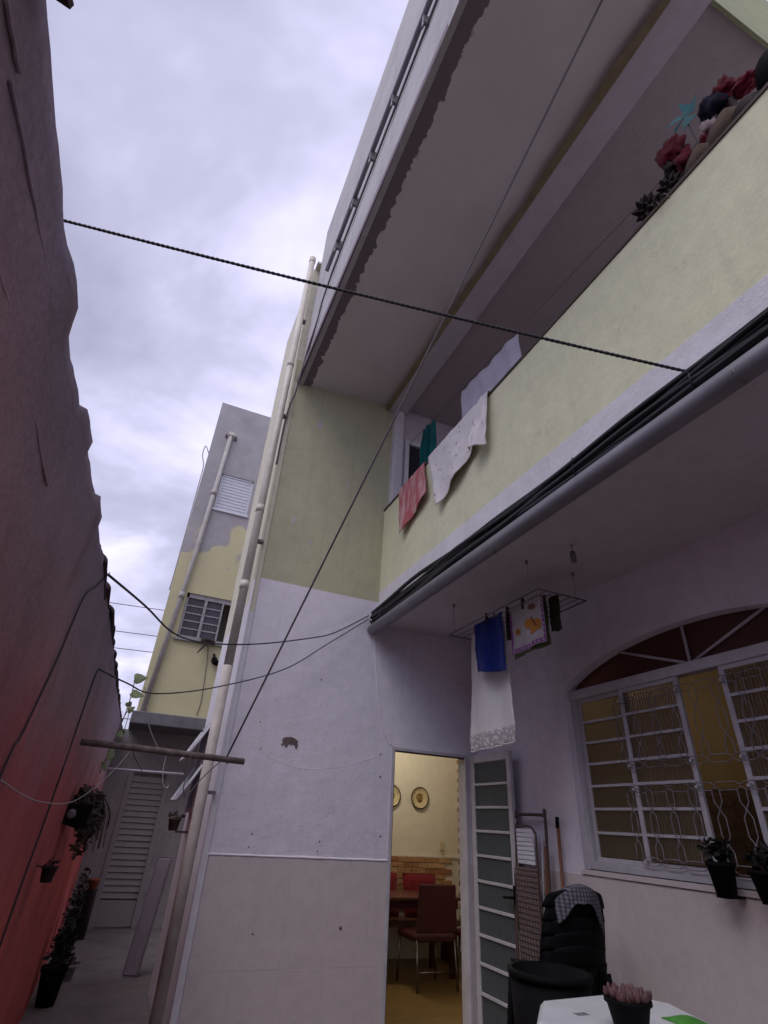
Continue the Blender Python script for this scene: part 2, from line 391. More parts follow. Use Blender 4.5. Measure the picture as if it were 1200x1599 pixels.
# ------------------------------------------------------------------ object helpers
def wloc(o):
    v = Vector((0, 0, 0))
    while o is not None:
        v += o.location; o = o.parent
    return v
def thing(name, label, cat, loc=(0, 0, 0), group=None):
    o = bpy.data.objects.new(name, None); C.objects.link(o)
    o.location = loc; o.empty_display_size = 0.1
    o['label'] = label; o['category'] = cat
    if group: o['group'] = group
    return o
def tag(o, label, cat, group=None):
    o['label'] = label; o['category'] = cat
    if group: o['group'] = group
    return o
def structure(o): o['kind'] = 'structure'; return o
class MB:
    def __init__(s): s.v = []; s.f = []; s.sm = []
    def add(s, v, f, smooth=False):
        o = len(s.v)
        s.v += [Vector(p) for p in v]
        for q in f: s.f.append(tuple(i + o for i in q)); s.sm.append(smooth)
        return s
    def box(s, x0, x1, y0, y1, z0, z1):
        v = [(x, y, z) for z in (z0, z1) for y in (y0, y1) for x in (x0, x1)]
        return s.add(v, [(0, 2, 3, 1), (4, 5, 7, 6), (0, 1, 5, 4), (2, 6, 7, 3), (0, 4, 6, 2), (1, 3, 7, 5)])
    def obox(s, c, u, v, w):
        c, u, v, w = map(Vector, (c, u, v, w))
        p = [c + u * a + v * b + w * d for d in (-1, 1) for b in (-1, 1) for a in (-1, 1)]
        return s.add(p, [(0, 2, 3, 1), (4, 5, 7, 6), (0, 1, 5, 4), (2, 6, 7, 3), (0, 4, 6, 2), (1, 3, 7, 5)])
    def tube(s, pts, r, n=8, cap=True, r2=None):
        pts = [Vector(p) for p in pts]; v = []; f = []; L = len(pts); up = None
        for i, p in enumerate(pts):
            d = (pts[min(i + 1, L - 1)] - pts[max(i - 1, 0)]).normalized()
            a = Vector((0, 0, 1)) if abs(d.z) < 0.9 else Vector((1, 0, 0))
            if up is not None:
                a = up
            e1 = (a - d * a.dot(d)).normalized(); up = e1; e2 = d.cross(e1)
            rr = r if r2 is None else r + (r2 - r) * i / (L - 1)
            for k in range(n):
                an = 2 * math.pi * k / n
                v.append(p + (e1 * math.cos(an) + e2 * math.sin(an)) * rr)
        for i in range(L - 1):
            for k in range(n):
                f.append((i * n + k, i * n + (k + 1) % n, (i + 1) * n + (k + 1) % n, (i + 1) * n + k))
        if cap: f.append(tuple(range(n - 1, -1, -1))); f.append(tuple((L - 1) * n + k for k in range(n)))
        return s.add(v, f, True)
    def lathe(s, c, prof, n=20, axis=(0, 0, 1)):
        c = Vector(c); a = Vector(axis).normalized()
        t = Vector((1, 0, 0)) if abs(a.x) < 0.9 else Vector((0, 1, 0))
        e1 = (t - a * t.dot(a)).normalized(); e2 = a.cross(e1)
        v = []; f = []
        for r, h in prof:
            for k in range(n):
                an = 2 * math.pi * k / n
                v.append(c + a * h + (e1 * math.cos(an) + e2 * math.sin(an)) * max(r, 1e-4))
        for i in range(len(prof) - 1):
            for k in range(n):
                f.append((i * n + k, i * n + (k + 1) % n, (i + 1) * n + (k + 1) % n, (i + 1) * n + k))
        return s.add(v, f, True)
    def prism(s, poly, d):          # poly: list of 3D points, extruded by d
        n = len(poly); d = Vector(d); p = [Vector(q) for q in poly]
        v = p + [q + d for q in p]
        f = [tuple(range(n - 1, -1, -1)), tuple(n + i for i in range(n))]
        f += [(i, (i + 1) % n, n + (i + 1) % n, n + i) for i in range(n)]
        return s.add(v, f)
    def grid(s, fn, nu, nv):
        v = [fn(i / nu, j / nv) for j in range(nv + 1) for i in range(nu + 1)]
        f = [(j * (nu + 1) + i, j * (nu + 1) + i + 1, (j + 1) * (nu + 1) + i + 1, (j + 1) * (nu + 1) + i) for j in range(nv) for i in range(nu)]
        return s.add(v, f, True)
    def build(s, name, mat, parent=None, bevel=0.0, solid=0.0):
        off = wloc(parent) if parent else Vector((0, 0, 0))
        me = bpy.data.meshes.new(name)
        me.from_pydata([p - off for p in s.v], [], s.f)
        me.polygons.foreach_set('use_smooth', s.sm)
        bm = bmesh.new(); bm.from_mesh(me)
        bmesh.ops.recalc_face_normals(bm, faces=bm.faces)
        if bevel:
            bmesh.ops.bevel(bm, geom=[e_ for e_ in bm.edges if len(e_.link_faces) == 2 and e_.calc_face_angle(0) > 0.9], offset=bevel, segments=1, affect='EDGES')
        bm.to_mesh(me); bm.free()
        me.materials.append(mat)
        o = bpy.data.objects.new(name, me); C.objects.link(o)
        if parent: o.parent = parent
        if solid:
            md = o.modifiers.new('thickness', 'SOLIDIFY'); md.thickness = solid; md.offset = 0
        return o
def top(mb, name, mat, label, cat, base=None, group=None, **k):
    """a thing that is one mesh, with its origin at base"""
    base = Vector(base) if base is not None else Vector((0, 0, 0))
    mb.v = [p - base for p in mb.v]
    o = mb.build(name, mat, None, **k); o.location = base
    return tag(o, label, cat, group)
def share(src, name, loc, parent, rot=None, scale=None, mat=None):
    o = src.copy(); o.name = name; C.objects.link(o); o.parent = parent
    o.location = Vector(loc) - wloc(parent)
    if rot: o.rotation_euler = rot
    if scale: o.scale = scale
    if mat:
        o.material_slots[0].link = 'OBJECT'; o.material_slots[0].material = mat
    return o
def sag(a, b, s, n=18):
    a, b = Vector(a), Vector(b)
    return [a.lerp(b, i / n) - Vector((0, 0, s * 4 * (i / n) * (1 - i / n))) for i in range(n + 1)]
def smooth_path(pts, n=6):
    pts = [Vector(p) for p in pts]; out = []
    P = [pts[0]] + pts + [pts[-1]]
    for i in range(1, len(P) - 2):
        p0, p1, p2, p3 = P[i - 1:i + 3]
        for k in range(n):
            u = k / n
            out.append(0.5 * ((2 * p1) + (p2 - p0) * u + (2 * p0 - 5 * p1 + 4 * p2 - p3) * u * u + (3 * p1 - p0 - 3 * p2 + p3) * u ** 3))
    out.append(pts[-1]); return out
def bil(c, u, v):
    a, b_, c_, d = map(Vector, c)     # top-left, top-right, bottom-left, bottom-right
    return a.lerp(b_, u).lerp(c_.lerp(d, u), v)

# ================================================================== SETTING: ground
mb = MB()
mb.grid(lambda u, v: (-40 + 80 * u, -30 + 90 * v, 0), 20, 20)
structure(mb.build('ground', M['floor']))

# ================================================================== HOUSE
YW = 5.0
house = thing('house', 'two storey lilac and pale green house with overhanging upper storey, balcony and porch', 'house', (2.0, 5.0, 0))
def part(mb, name, mat, parent=None, **k): return mb.build(name, mat, parent or house, **k)
# front wall, lower part
Zp = 3.52
mb = MB()
mb.box(0.70, 2.275, YW, YW + .15, 0, Zp)
mb.box(2.275, 3.112, YW, YW + .15, 2.10, Zp)
mb.box(3.112, 3.235, YW, YW + .15, 0, Zp)
mb.box(3.235, 5.4, YW, YW + .15, 0, 3.27)
low = part(mb, 'lower_wall', M['lilac'])
mb = MB(); mb.box(0.70, 3.4, YW, YW + .15, Zp, 6.6)
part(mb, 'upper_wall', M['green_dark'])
# side wall along the alley
mb = MB(); mb.box(0.70, 0.85, YW + .15, 6.75, 0, 3.3); part(mb, 'alley_wall', M['white'])
mb = MB(); mb.box(0.70, 0.85, YW + .15, 6.75, 3.3, 8.7); part(mb, 'upper_alley_wall', M['cream'])
mb = MB(); mb.box(0.72, 4.0, YW + .02, 6.73, 8.7, 8.74); mb.box(0.85, 4.0, 6.6, 6.75, 3.21, 8.7); part(mb, 'rear_wall', M['cream'])
# narrow cream corner strip beside the pipe
mb = MB(); mb.box(0.697, 0.745, YW - .012, YW, 3.15, 6.2); part(mb, 'corner_strip', M['cream'])
mb = MB(); mb.box(0.697, 0.745, YW - .012, YW, 0, 3.15); part(mb, 'corner_strip', M['white'])
# upper storey block, overhanging
mb = MB()
mb.prism([(0.735, 0.38, 6.19), (0.775, YW, 6.19), (0.775, YW, 9.5), (0.735, 0.38, 9.7)], (0.05, 0, 0))
part(mb, 'fascia_wall', M['facade'])
mb = MB(); mb.box(0.86, 2.0, 0.38, 0.53, 6.34, 9.6); part(mb, 'near_upper_wall', M['facade'])
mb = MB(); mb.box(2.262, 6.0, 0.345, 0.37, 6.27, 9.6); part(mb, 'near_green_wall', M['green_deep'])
mb = MB(); mb.box(0.86, 6.0, 0.5, 6.6, 9.3, 9.42); part(mb, 'roof_slab', M['concrete'])
# sloping eave soffit
mb = MB()
mb.prism([(0.742, 0.12, 6.197), (2.05, 0.12, 6.34), (2.05, 0.12, 6.44), (0.742, 0.12, 6.297)], (0, YW - .12, 0))
part(mb, 'eave_soffit', M['eave'])
mb = MB(); mb.box(2.02, 2.26, 0.12, YW, 6.245, 6.336)
part(mb, 'balcony_beam', M['soffit'])
# olive stained joint on the outer face of the beam, with uneven lower edge
mb = MB()
random.seed(3)
ys = [0.13 + i * (YW - .14) / 60 for i in range(61)]
za = [6.245 + 0.0 for y in ys]
wob = [1.965 + 0.035 * noise.noise(Vector((y * 1.7, 3.1, 0))) + 0.02 * noise.noise(Vector((y * 6, 1.1, 0))) for y in ys]
v = []
for y, x in zip(ys, wob): v += [(x, y, 6.262 + (x - 1.93) * 0.1), (2.018, y, 6.242), (2.018, y, 6.33)]
f = []
for i in range(60):
    a = i * 3; f += [(a, a + 1, a + 4, a + 3), (a + 1, a + 2, a + 5, a + 4), (a + 2, a, a + 3, a + 5)]
f += [(0, 1, 2), (180, 182, 181)]
mb.add(v, f); part(mb, 'stained_joint', M['olive'])
# veranda
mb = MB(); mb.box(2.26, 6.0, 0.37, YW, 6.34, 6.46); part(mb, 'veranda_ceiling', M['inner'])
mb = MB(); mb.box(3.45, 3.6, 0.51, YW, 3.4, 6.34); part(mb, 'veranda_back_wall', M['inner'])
mb = MB(); mb.box(2.09, 3.45, YW - .03, YW, 3.4, 6.34); part(mb, 'veranda_end_wall', M['soffit'])
mb = MB(); mb.box(2.10, 2.22, YW - .09, YW - .03, 4.3, 6.24); part(mb, 'white_pilaster', M['white'], bevel=.004)
dw = MB()
dw.box(2.255, 2.31, YW - .085, YW - .03, 4.3, 5.80); dw.box(2.31, 2.85, YW - .085, YW - .03, 5.74, 5.80); dw.box(2.85, 2.9, YW - .085, YW - .03, 4.3, 5.80)
dw = part(dw, 'veranda_window', M['white'])
mb = MB(); mb.box(2.31, 2.85, YW - .05, YW - .032, 4.3, 5.74); part(mb, 'pane', M['darkglass'], dw)
# balcony slab, parapet, coping
mb = MB(); mb.box(2.05, 3.60, -4.5, YW, 3.27, 3.40); part(mb, 'porch_ceiling', M['soffit'])
mb = MB(); mb.box(2.048, 2.17, -4.5, YW, 3.40, 3.64); part(mb, 'slab_edge', M['white'])
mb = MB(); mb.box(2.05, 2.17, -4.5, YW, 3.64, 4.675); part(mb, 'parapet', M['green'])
mb = MB(); mb.box(2.04, 2.19, -4.5, YW, 4.675, 4.70); part(mb, 'coping', M['coping'])
# porch back wall with arched window opening (arch between Y=1.3 and 3.6)
Y0, Y1, ZS, ZA, ZB = 1.28, 3.62, 2.50, 2.77, 1.25
XB = 3.235
mb = MB()
mb.box(XB, XB + .15, 3.62, YW, 0, 3.27); mb.box(XB, XB + .15, -4.5, 1.28, 0, 3.27); mb.box(XB, XB + .15, 1.28, 3.62, 0, ZB)
na = 28
arc = [(Y0 + (Y1 - Y0) * i / na, ZS + (ZA - ZS) * (1 - (2 * i / na - 1) ** 2) ** 0.75) for i in range(na + 1)]
v = []; f = []
for y, z in arc:
    v += [(XB, y, z), (XB, y, 3.27), (XB + .15, y, 3.27), (XB + .15, y, z)]
for i in range(na):
    a = i * 4
    f += [(a, a + 4, a + 5, a + 1), (a + 3, a + 2, a + 6, a + 7), (a, a + 3, a + 7, a + 4)]
mb.add(v, f)
part(mb, 'porch_wall', M['lilac'])
mb = MB(); mb.box(XB - .02, XB + .10, 1.26, 3.64, ZB - .03, ZB); part(mb, 'window_sill', M['tile'])

# wainscot tiles on the front wall and under the window
proto = None
def tile_row(xs, z0, z1, y, facing):
    global proto
    for a, b_ in zip(xs[:-1], xs[1:]):
        mb = MB(); g_ = .0007; pr = random.uniform(-.0006, .0006)
        if facing == 'Y': mb.box(a + g_, b_ - g_, y - .009 + pr, y - .0005, z0 + g_, z1 - g_)
        else: mb.box(y - .009 + pr, y - .0005, a + g_, b_ - g_, z0 + g_, z1 - g_)
        part(mb, 'tile', M['tile'], bevel=.0008)
xs = [0.752, 1.07, 1.42, 1.77, 2.12, 2.274]
tile_row(xs, 0.0, 0.475, YW, 'Y'); tile_row(xs, 0.475, 1.175, YW, 'Y')
tile_row([3.113, 3.226], 0.0, 0.475, YW, 'Y'); tile_row([3.113, 3.226], 0.475, 1.175, YW, 'Y')
ysb = [0.6 + .35 * i for i in range(13)]
tile_row(ysb, 0.0, 0.52, XB, 'X'); tile_row(ysb, 0.52, 1.215, XB, 'X')
mb = MB(); mb.box(.752, 2.274, YW - .0078, YW - .0004, 0, 1.173); mb.box(XB - .0078, XB - .0004, .6, 4.99, 0, 1.213); part(mb, 'grout', M['grout'])
# uneven painted ledge above the tiles
mb = MB(); n = 60
v = []; f = []
for i in range(n + 1):
    x = 0.745 + (2.273 - 0.745) * i / n
    h = .012 + .006 * noise.noise(Vector((x * 9, 0, 5))); d = .012 + .004 * noise.noise(Vector((x * 14, 2, 0)))
    v += [(x, YW - d, 1.176), (x, YW - d * .6, 1.176 + h), (x, YW - .0003, 1.18 + h), (x, YW - .0003, 1.176)]
for i in range(n):
    a = i * 4
    f += [(a, a + 4, a + 5, a + 1), (a + 1, a + 5, a + 6, a + 2), (a + 3, a + 7, a + 4, a)]
mb.add(v, f, True); part(mb, 'wainscot_ledge', M['lilac'])
# peeled plaster patch and rough half-moon plaster repair
def blob(cx, cz, rx, rz, seed, n=40, teeth=0.0):
    p = []
    for k in range(n):
        a = 2 * math.pi * k / n
        q = 1 + .18 * noise.noise(Vector((math.cos(a) * 2 + seed, math.sin(a) * 2, 0))) + .13 * noise.noise(Vector((math.cos(a) * 7 + seed, math.sin(a) * 7, 0)))
        if teeth and math.sin(a) < -.3: q *= 1 - teeth * (0.5 + .5 * math.sin(a * 15))
        p.append((cx + rx * q * math.cos(a), cz + rz * q * math.sin(a)))
    return p
pz = [(125, 265), (131, 254), (140, 248), (150, 247), (158, 243), (168, 247), (178, 250), (186, 258), (193, 265), (192, 278), (195, 290), (193, 302), (192, 312), (187, 316), (184, 308), (182, 300), (175, 290), (165, 296), (158, 288), (151, 298), (150, 309), (145, 313), (140, 308), (139, 298), (131, 303), (122, 302), (124, 292), (128, 285), (126, 275)]
mb = MB(); mb.prism([(1.19 + (a_ - 120) * .002125, YW - .002, 2.085 - (c_ - 243) * .00135) for a_, c_ in pz], (0, .0018, 0)); part(mb, 'peeled_patch', M['patch'])
for (x, z, r_) in ((.98, 2.18, .005), (1.02, 1.96, .006), (1.50, 2.62, .006), (2.17, 1.83, .008), (2.16, 2.02, .007), (1.06, 1.33, .006), (1.64, 1.3, .006), (1.63, 1.23, .005), (1.05, 1.24, .005), (2.2, 1.36, .007), (1.885, .72, .012), (1.18, .69, .006)):
    mb = MB(); mb.lathe((x, YW - (.0005 if z > 1.2 else .010), z), [(0.0001, .004), (r_, .003), (r_ * 1.2, 0)], 8, (0, -1, 0)); part(mb, 'screw_hole', M['patch'])
for (x, z, r_, sd_) in ((1.12, 5.65, .045, 1.0), (1.55, 4.9, .02, 2.0), (1.2, 4.05, .025, 3.0), (0.98, 4.25, .03, 5.0)):
    mb = MB(); mb.prism([(px, YW - .002, pz) for px, pz in blob(x, z, r_ * .7, r_ * 1.6, sd_, 24)], (0, .0018, 0)); part(mb, 'filler_spot', M['facade'])
# plaster seam at left of the door (thick coat edge)
mb = MB(); mb.tube([(2.02, YW, 3.2), (2.05, YW - .001, 2.9), (2.10, YW - .001, 2.55), (2.16, YW - .002, 2.25), (2.24, YW - .001, 2.12), (2.30, YW - .001, 2.10)], .004, 6); part(mb, 'plaster_seam', M['lilac'])
mb = MB(); mb.tube(smooth_path([(.93, YW, 1.98), (1.05, YW, 1.93), (1.25, YW, 1.86), (1.5, YW, 1.84), (1.8, YW, 1.89), (2.05, YW, 1.97), (2.2, YW, 2.03)]), .0018, 6); part(mb, 'plaster_seam', M['lilac'])

# door frame and door leaf
mb = MB()
mb.box(2.275, 2.308, YW - .012, YW + .12, 0, 2.07); mb.box(3.082, 3.112, YW - .012, YW + .12, 0, 2.07); mb.box(2.275, 3.112, YW - .012, YW + .12, 2.07, 2.10)
part(mb, 'door_frame', M['whitemetal'], bevel=.003)
mb = MB(); mb.box(2.308, 2.314, YW - .004, YW + .03, 0, 2.07); mb.box(2.308, 3.082, YW - .004, YW + .03, 2.060, 2.07); part(mb, 'frame_shadow_lip', M['rust'])
LX0, LX1 = 3.125, 3.158
def leaf_pt(s): return (LX0 + .02 * s, YW - .045 - .655 * s)
lf = MB()
y_h, y_f = YW - .045, YW - .70
lf.box(LX0, LX1, y_h - .06, y_h, .03, 2.09); lf.box(LX0, LX1, y_f, y_f + .06, .03, 2.09)
lf.box(LX0, LX1, y_f + .06, y_h - .06, 2.02, 2.09); lf.box(LX0, LX1, y_f + .06, y_h - .06, .03, .11)
leaf = part(lf, 'door_leaf', M['whitemetal'], bevel=.003)
zb = [.11 + (2.02 - .11) * i / 10 for i in range(11)]
for i in range(1, 10):
    mb = MB(); mb.box(LX0 - .003, LX1 + .003, y_f + .06, y_h - .06, zb[i] - .011, zb[i] + .011); part(mb, 'glazing_bar', M['whitemetal'], leaf, bevel=.002)
for i in range(10):
    mb = MB(); mb.box(LX0 + .012, LX0 + .018, y_f + .055, y_h - .055, zb[i] + .008, zb[i + 1] - .008); part(mb, 'pane', M['doorglass'], leaf)
mb = MB(); mb.box(LX0 - .012, LX0 - .003, y_f + .008, y_f + .045, .86, 1.08)
mb.tube([(LX0 - .012, y_f + .028, 1.0), (LX0 - .05, y_f + .028, 1.0), (LX0 - .055, y_f + .12, .995)], .010, 8); part(mb, 'handle', M['blackplastic'], leaf)

# arched window: frame, transom, sashes, panes, grille
XG = XB + .085
wf = MB()
wf.box(XG - .03, XG + .03, Y1 - .045, Y1, ZB, ZS); wf.box(XG - .03, XG + .03, Y0, Y0 + .045, ZB, ZS)
wf.box(XG - .045, XG + .035, Y0, Y1, 2.435, 2.505); wf.box(XG - .035, XG + .035, Y0 + .045, Y1 - .045, ZB, ZB + .05)
win = part(wf, 'window', M['whitemetal'], bevel=.003)
def sash(ya, yb, xo, nm, gl='plainglass'):
    s = MB(); z0, z1 = ZB + .05, 2.435
    s.box(xo - .012, xo + .012, ya, ya + .035, z0, z1); s.box(xo - .012, xo + .012, yb - .035, yb, z0, z1)
    s.box(xo - .012, xo + .012, ya + .035, yb - .035, z0, z0 + .03); s.box(xo - .012, xo + .012, ya + .035, yb - .035, z1 - .03, z1)
    part(s, 'sash', M['whitemetal'], win, bevel=.002)
    a, b_ = z0 + .03, z1 - .03; k = 7
    for i in range(1, k):
        z = a + (b_ - a) * i / k; q = MB(); q.box(xo - .013, xo + .013, ya + .035, yb - .035, z - .009, z + .009); part(q, 'glazing_bar', M['whitemetal'], win)
    for i in range(k):
        q = MB(); q.box(xo + .0, xo + .004, ya + .03, yb - .03, a + (b_ - a) * i / k + .007, a + (b_ - a) * (i + 1) / k - .007); part(q, 'pane', M[gl], win)
sash(3.06, 3.572, XG + .012, 'l'); sash(2.56, 3.09, XG - .018, 'm', 'ribglass'); sash(1.72, 2.25, XG - .018, 'm', 'ribglass'); sash(1.33, 1.76, XG + .012, 'r')
# arch light: fan bars and dark panes
def zarc(y):
    u = (y - Y0) / (Y1 - Y0); return ZS + (ZA - ZS) * max(0.0, 1 - (2 * u - 1) ** 2) ** 0.75
yc = 2.45
for (ya, yb, zb_) in ((yc, yc, None), (yc, 3.05, None), (yc, 1.85, None)):
    q = MB(); q.tube([(XG, ya, 2.5), (XG, yb, zarc(yb) + .01)], .011, 6); part(q, 'fan_bar', M['whitemetal'], win)
ys_ = [3.60, 3.03, 2.45, 1.87, 1.30]
for a, b_ in zip(ys_[:-1], ys_[1:]):
    poly = [(XG + .012, a, 2.49), (XG + .012, b_, 2.49)] + [(XG + .012, b_ + (a - b_) * i / 10, zarc(b_ + (a - b_) * i / 10) + .02) for i in range(11)]
    q = MB(); q.prism(poly, (.005, 0, 0)); part(q, 'fan_pane', M['archglass'], win)
# ornamental wire grille
def hexwire(mb, pts): mb.tube(pts, .0034, 5, cap=False)
XR_ = XB + .030
def chain_row(mb, z, ya, yb, step):
    k = int(round((yb - ya) / step))
    for s in (-1, 1):
        p = []
        for i in range(k):
            y = ya + i * step
            for fr, dz in ((0, .004), (.18, .022), (.82, .022)): p.append((XR_, y + fr * step, z + s * dz))
        p.append((XR_, yb, z + s * .004)); hexwire(mb, p)
def col(mb, y, z0, z1):
    h = z1 - z0; d = .026
    for s in (-1, 1):
        p = [(XR_, y + s * d, z1), (XR_, y + s * d, z1 - .16 * h), (XR_, y + s * .004, z1 - .25 * h), (XR_, y + s * .004, z1 - .29 * h), (XR_, y + s * d, z1 - .38 * h),
             (XR_, y + s * d, z1 - .62 * h), (XR_, y + s * .004, z1 - .71 * h), (XR_, y + s * .004, z1 - .75 * h), (XR_, y + s * d, z1 - .84 * h), (XR_, y + s * d, z0)]
        hexwire(mb, p)
gm = MB()
st_ = .165
ya_, yb_ = 3.11 - 10 * st_, 3.11
for (z0, z1) in ((1.335, 1.755), (1.905, 2.345)):
    for z in (z0, z1): chain_row(gm, z, ya_, yb_, st_)
    for i in range(11): col(gm, ya_ + (i - .5 + .5) * st_ , z0 + .022, z1 - .022)
part(gm, 'grille', M['grille'], win)
for y in (2.575, 2.235, 3.075):
    for z in (1.335, 1.755, 1.905, 2.345):
        q = MB(); q.box(XR_ - .004, XG - .03, y - .008, y + .008, z - .008, z + .008); part(q, 'grille_bracket', M['whitemetal'], win)

# rain pipe along the balcony edge, corner downpipe, facade conduit
mb = MB(); mb.tube([(1.985, -4.5, 3.21), (1.985, 2.2, 3.2), (1.985, YW - .02, 3.195)], .056, 18); part(mb, 'gutter_pipe', M['pvc_grey'])
mb = MB()
for y in (.9, 2.75, 4.55): mb.tube([(1.93, y, 3.19), (1.985, y, 3.135), (2.04, y, 3.19), (2.055, y, 3.27)], .006, 6)
part(mb, 'pipe_bracket', M['greymetal'])
PX = lambda z: .598 + max(0, z - 4) * .006
PY = 4.93
mb = MB(); mb.tube([(PX(0), PY, 0), (PX(2.6), PY, 2.6)], .043, 18); dp0 = part(mb, 'downpipe', M['pvc_brown'])
mb = MB(); mb.tube([(PX(2.6), PY, 2.6), (PX(5), PY, 5), (PX(8.6), PY, 8.6)], .041, 18); dp = part(mb, 'downpipe', M['pvc'])
for z in (3.38, 4.25, 6.4):
    mb = MB(); mb.lathe((PX(z), PY, z), [(.0412, -.04), (.0445, -.04), (.0445, .04), (.0412, .04)], 18); part(mb, 'pipe_joint', M['pvc'], dp)
mb = MB(); mb.lathe((PX(8.6), PY, 8.6), [(.047, -.08), (.047, .012), (.0001, .015)], 18); part(mb, 'pipe_cap', M['pvc'], dp)
for z in (1.6, 3.9, 5.6, 7.3):
    mb = MB(); mb.box(PX(z) - .005, .705, PY + .02, YW + .02, z - .012, z + .012); part(mb, 'pipe_clip', M['greymetal'], dp)
mb = MB(); mb.tube([(.70, .40, 7.42), (.705, 2.2, 7.35), (.715, 4.1, 7.30)], .026, 12); cd = part(mb, 'facade_conduit', M['pvc_grey'])
for y in (.75, 1.5, 2.12, 2.65, 3.15, 3.7):
    mb = MB(); mb.box(.69, .78, y - .014, y + .014, 7.18, 7.34); mb.tube([(.70, y, 7.2), (.69, y + .01, 7.09)], .012, 6); part(mb, 'conduit_bracket', M['greymetal'], cd)
mb = MB(); mb.tube(smooth_path([(.725, .4, 7.20), (.73, 1.5, 7.16), (.735, 2.6, 7.10), (.745, 3.6, 7.05), (.748, 4.2, 6.92), (.745, 4.35, 6.62), (.74, 4.62, 6.4), (.735, 4.85, 6.0), (.69, 4.97, 5.6), (.685, 4.99, 4.9)]), .011, 6); part(mb, 'facade_cable', M['greywire'])
mb = MB(); mb.tube(smooth_path([(.752, 4.25, 6.85), (.757, 4.5, 6.55), (.762, 4.8, 6.3)]), .008, 6); part(mb, 'facade_cable', M['greywire'])

# casement windows opening over the alley
for (y0, z0, z1) in ((5.75, 1.45, 2.25),):
    fr = MB(); fr.box(.655, .70, y0, y0 + .04, z0, z1); fr.box(.655, .70, y0 + .7, y0 + .74, z0, z1); fr.box(.655, .70, y0, y0 + .74, z1 - .04, z1); fr.box(.655, .70, y0, y0 + .74, z0, z0 + .04)
    aw = part(fr, 'alley_window', M['whitemetal'])
    for i in range(2):
        zt = z1 - .04 - i * .36
        q = MB(); q.prism([(.66, y0 + .05, zt), (.66, y0 + .69, zt), (.50, y0 + .69, zt - .30), (.50, y0 + .05, zt - .30)], (.014, 0, .006)); part(q, 'casement', M['shutterglass'], aw)
        q = MB(); q.tube([(.655, y0 + .05, zt), (.495, y0 + .05, zt - .30), (.495, y0 + .69, zt - .30), (.655, y0 + .69, zt)], .014, 6); part(q, 'casement_frame', M['whitemetal'], aw)

# ---------------- rooms behind the door and the window
rm = MB(); rm.box(0.9, 4.58, 7.5, 7.62, 0, 3.1); rm.box(.86, .9, YW + .15, 7.5, 0, 3.1); part(rm, 'kitchen_back_wall', M['roomwall'])
rm = MB(); rm.box(4.50, 4.62, YW + .15, 7.5, 0, 3.1); part(rm, 'kitchen_side_wall', M['grout'])
rm = MB(); rm.box(0.86, 4.62, YW + .001, 7.6, 0.004, 0.05); part(rm, 'kitchen_floor', M['roomfloor'])
rm = MB(); rm.box(0.86, 4.62, YW + .15, 7.6, 3.1, 3.2); part(rm, 'kitchen_ceiling', M['roomwall'])
rm = MB(); rm.box(5.3, 5.4, -.6, YW, 0, 3.1); rm.box(3.385, 5.4, -.7, -.6, 0, 3.2); part(rm, 'sitting_room_wall', M['amberwall'])
rm = MB(); rm.box(3.385, 5.3, -.6, YW, .004, .04); part(rm, 'sitting_room_floor', M['roomfloor'])
rm = MB(); rm.box(3.385, 5.4, -.7, YW, 3.1, 3.2); part(rm, 'sitting_room_ceiling', M['roomwall'])
rm = MB(); rm.box(3.386, 5.3, 4.975, 4.995, .04, 3.1); part(rm, 'partition_lining', M['amberwall'])
# brick cladding: courses behind the table and up the side wall
bw, bh = .205, .062
b0 = MB(); b0.box(-bw / 2 + .003, bw / 2 - .003, -.018, 0, .003, bh - .003)
bks = [part(b0, 'brick', M['brick0'], bevel=.004)]
bks[0].location = Vector((3.3, 7.4995, .08)) - wloc(house); bks[0].data.transform(Matrix.Translation(wloc(house)))
random.seed(11)
for r_ in range(8, 17):
    for k in range(8):
        x = 3.05 + k * bw + (bw / 2 if r_ % 2 else 0)
        if x > 4.38: continue
        share(bks[0], 'brick', (x, 7.4995 - random.uniform(0, .006), .05 + r_ * bh), house, mat=M['brick%d' % random.choice((0, 0, 1, 2))])
for r_ in range(0, 42):
    z = .05 + r_ * .062
    for k in range(2):
        y = 7.38 - k * bw - (bw / 2 if r_ % 2 else 0)
        share(bks[0], 'brick', (4.4995 - random.uniform(0, .006), y, z), house, rot=(0, 0, math.pi / 2 * -1), mat=M['brick%d' % random.choice((0, 0, 1, 2))])
mb = MB(); mb.box(0.9, 4.48, 7.478, 7.5, 1.104, 1.12); part(mb, 'cladding_trim', M['roomwall'])
mb = MB(); mb.box(4.20, 4.26, 7.482, 7.4995, 1.19, 1.29); mb.box(4.205, 4.255, 7.478, 7.482, 1.17, 1.185); part(mb, 'light_switch', M['plate'], bevel=.004)

# kitchen lamp (lit) and sitting room lamp
def lamp_fix(x, y, z, e_, label):
    t_ = thing('ceiling_lamp', label, 'ceiling lamp', (x, y, z))
    q = MB(); q.lathe((x, y, z), [(.0001, -.06), (.07, -.05), (.13, -.02), (.14, 0)], 20); q.build('lamp_shade', M['bulb'], t_)
    q = MB(); q.lathe((x, y, z), [(.145, 0), (.145, .015), (.0001, .016)], 20); q.build('lamp_base', M['whitemetal'], t_)
    l = bpy.data.lights.new('lamp_light', 'POINT'); l.energy = e_; l.color = (1.0, .91, .77); l.shadow_soft_size = .14
    lo = bpy.data.objects.new('lamp_light', l); C.objects.link(lo); lo.parent = t_; lo.location = (0, 0, -.22)
lamp_fix(3.0, 6.6, 3.08, 33, 'lit ceiling lamp in the kitchen behind the open doorway')
lamp_fix(4.1, 4.2, 3.08, 3.0, 'lit ceiling lamp in the room behind the arched window')

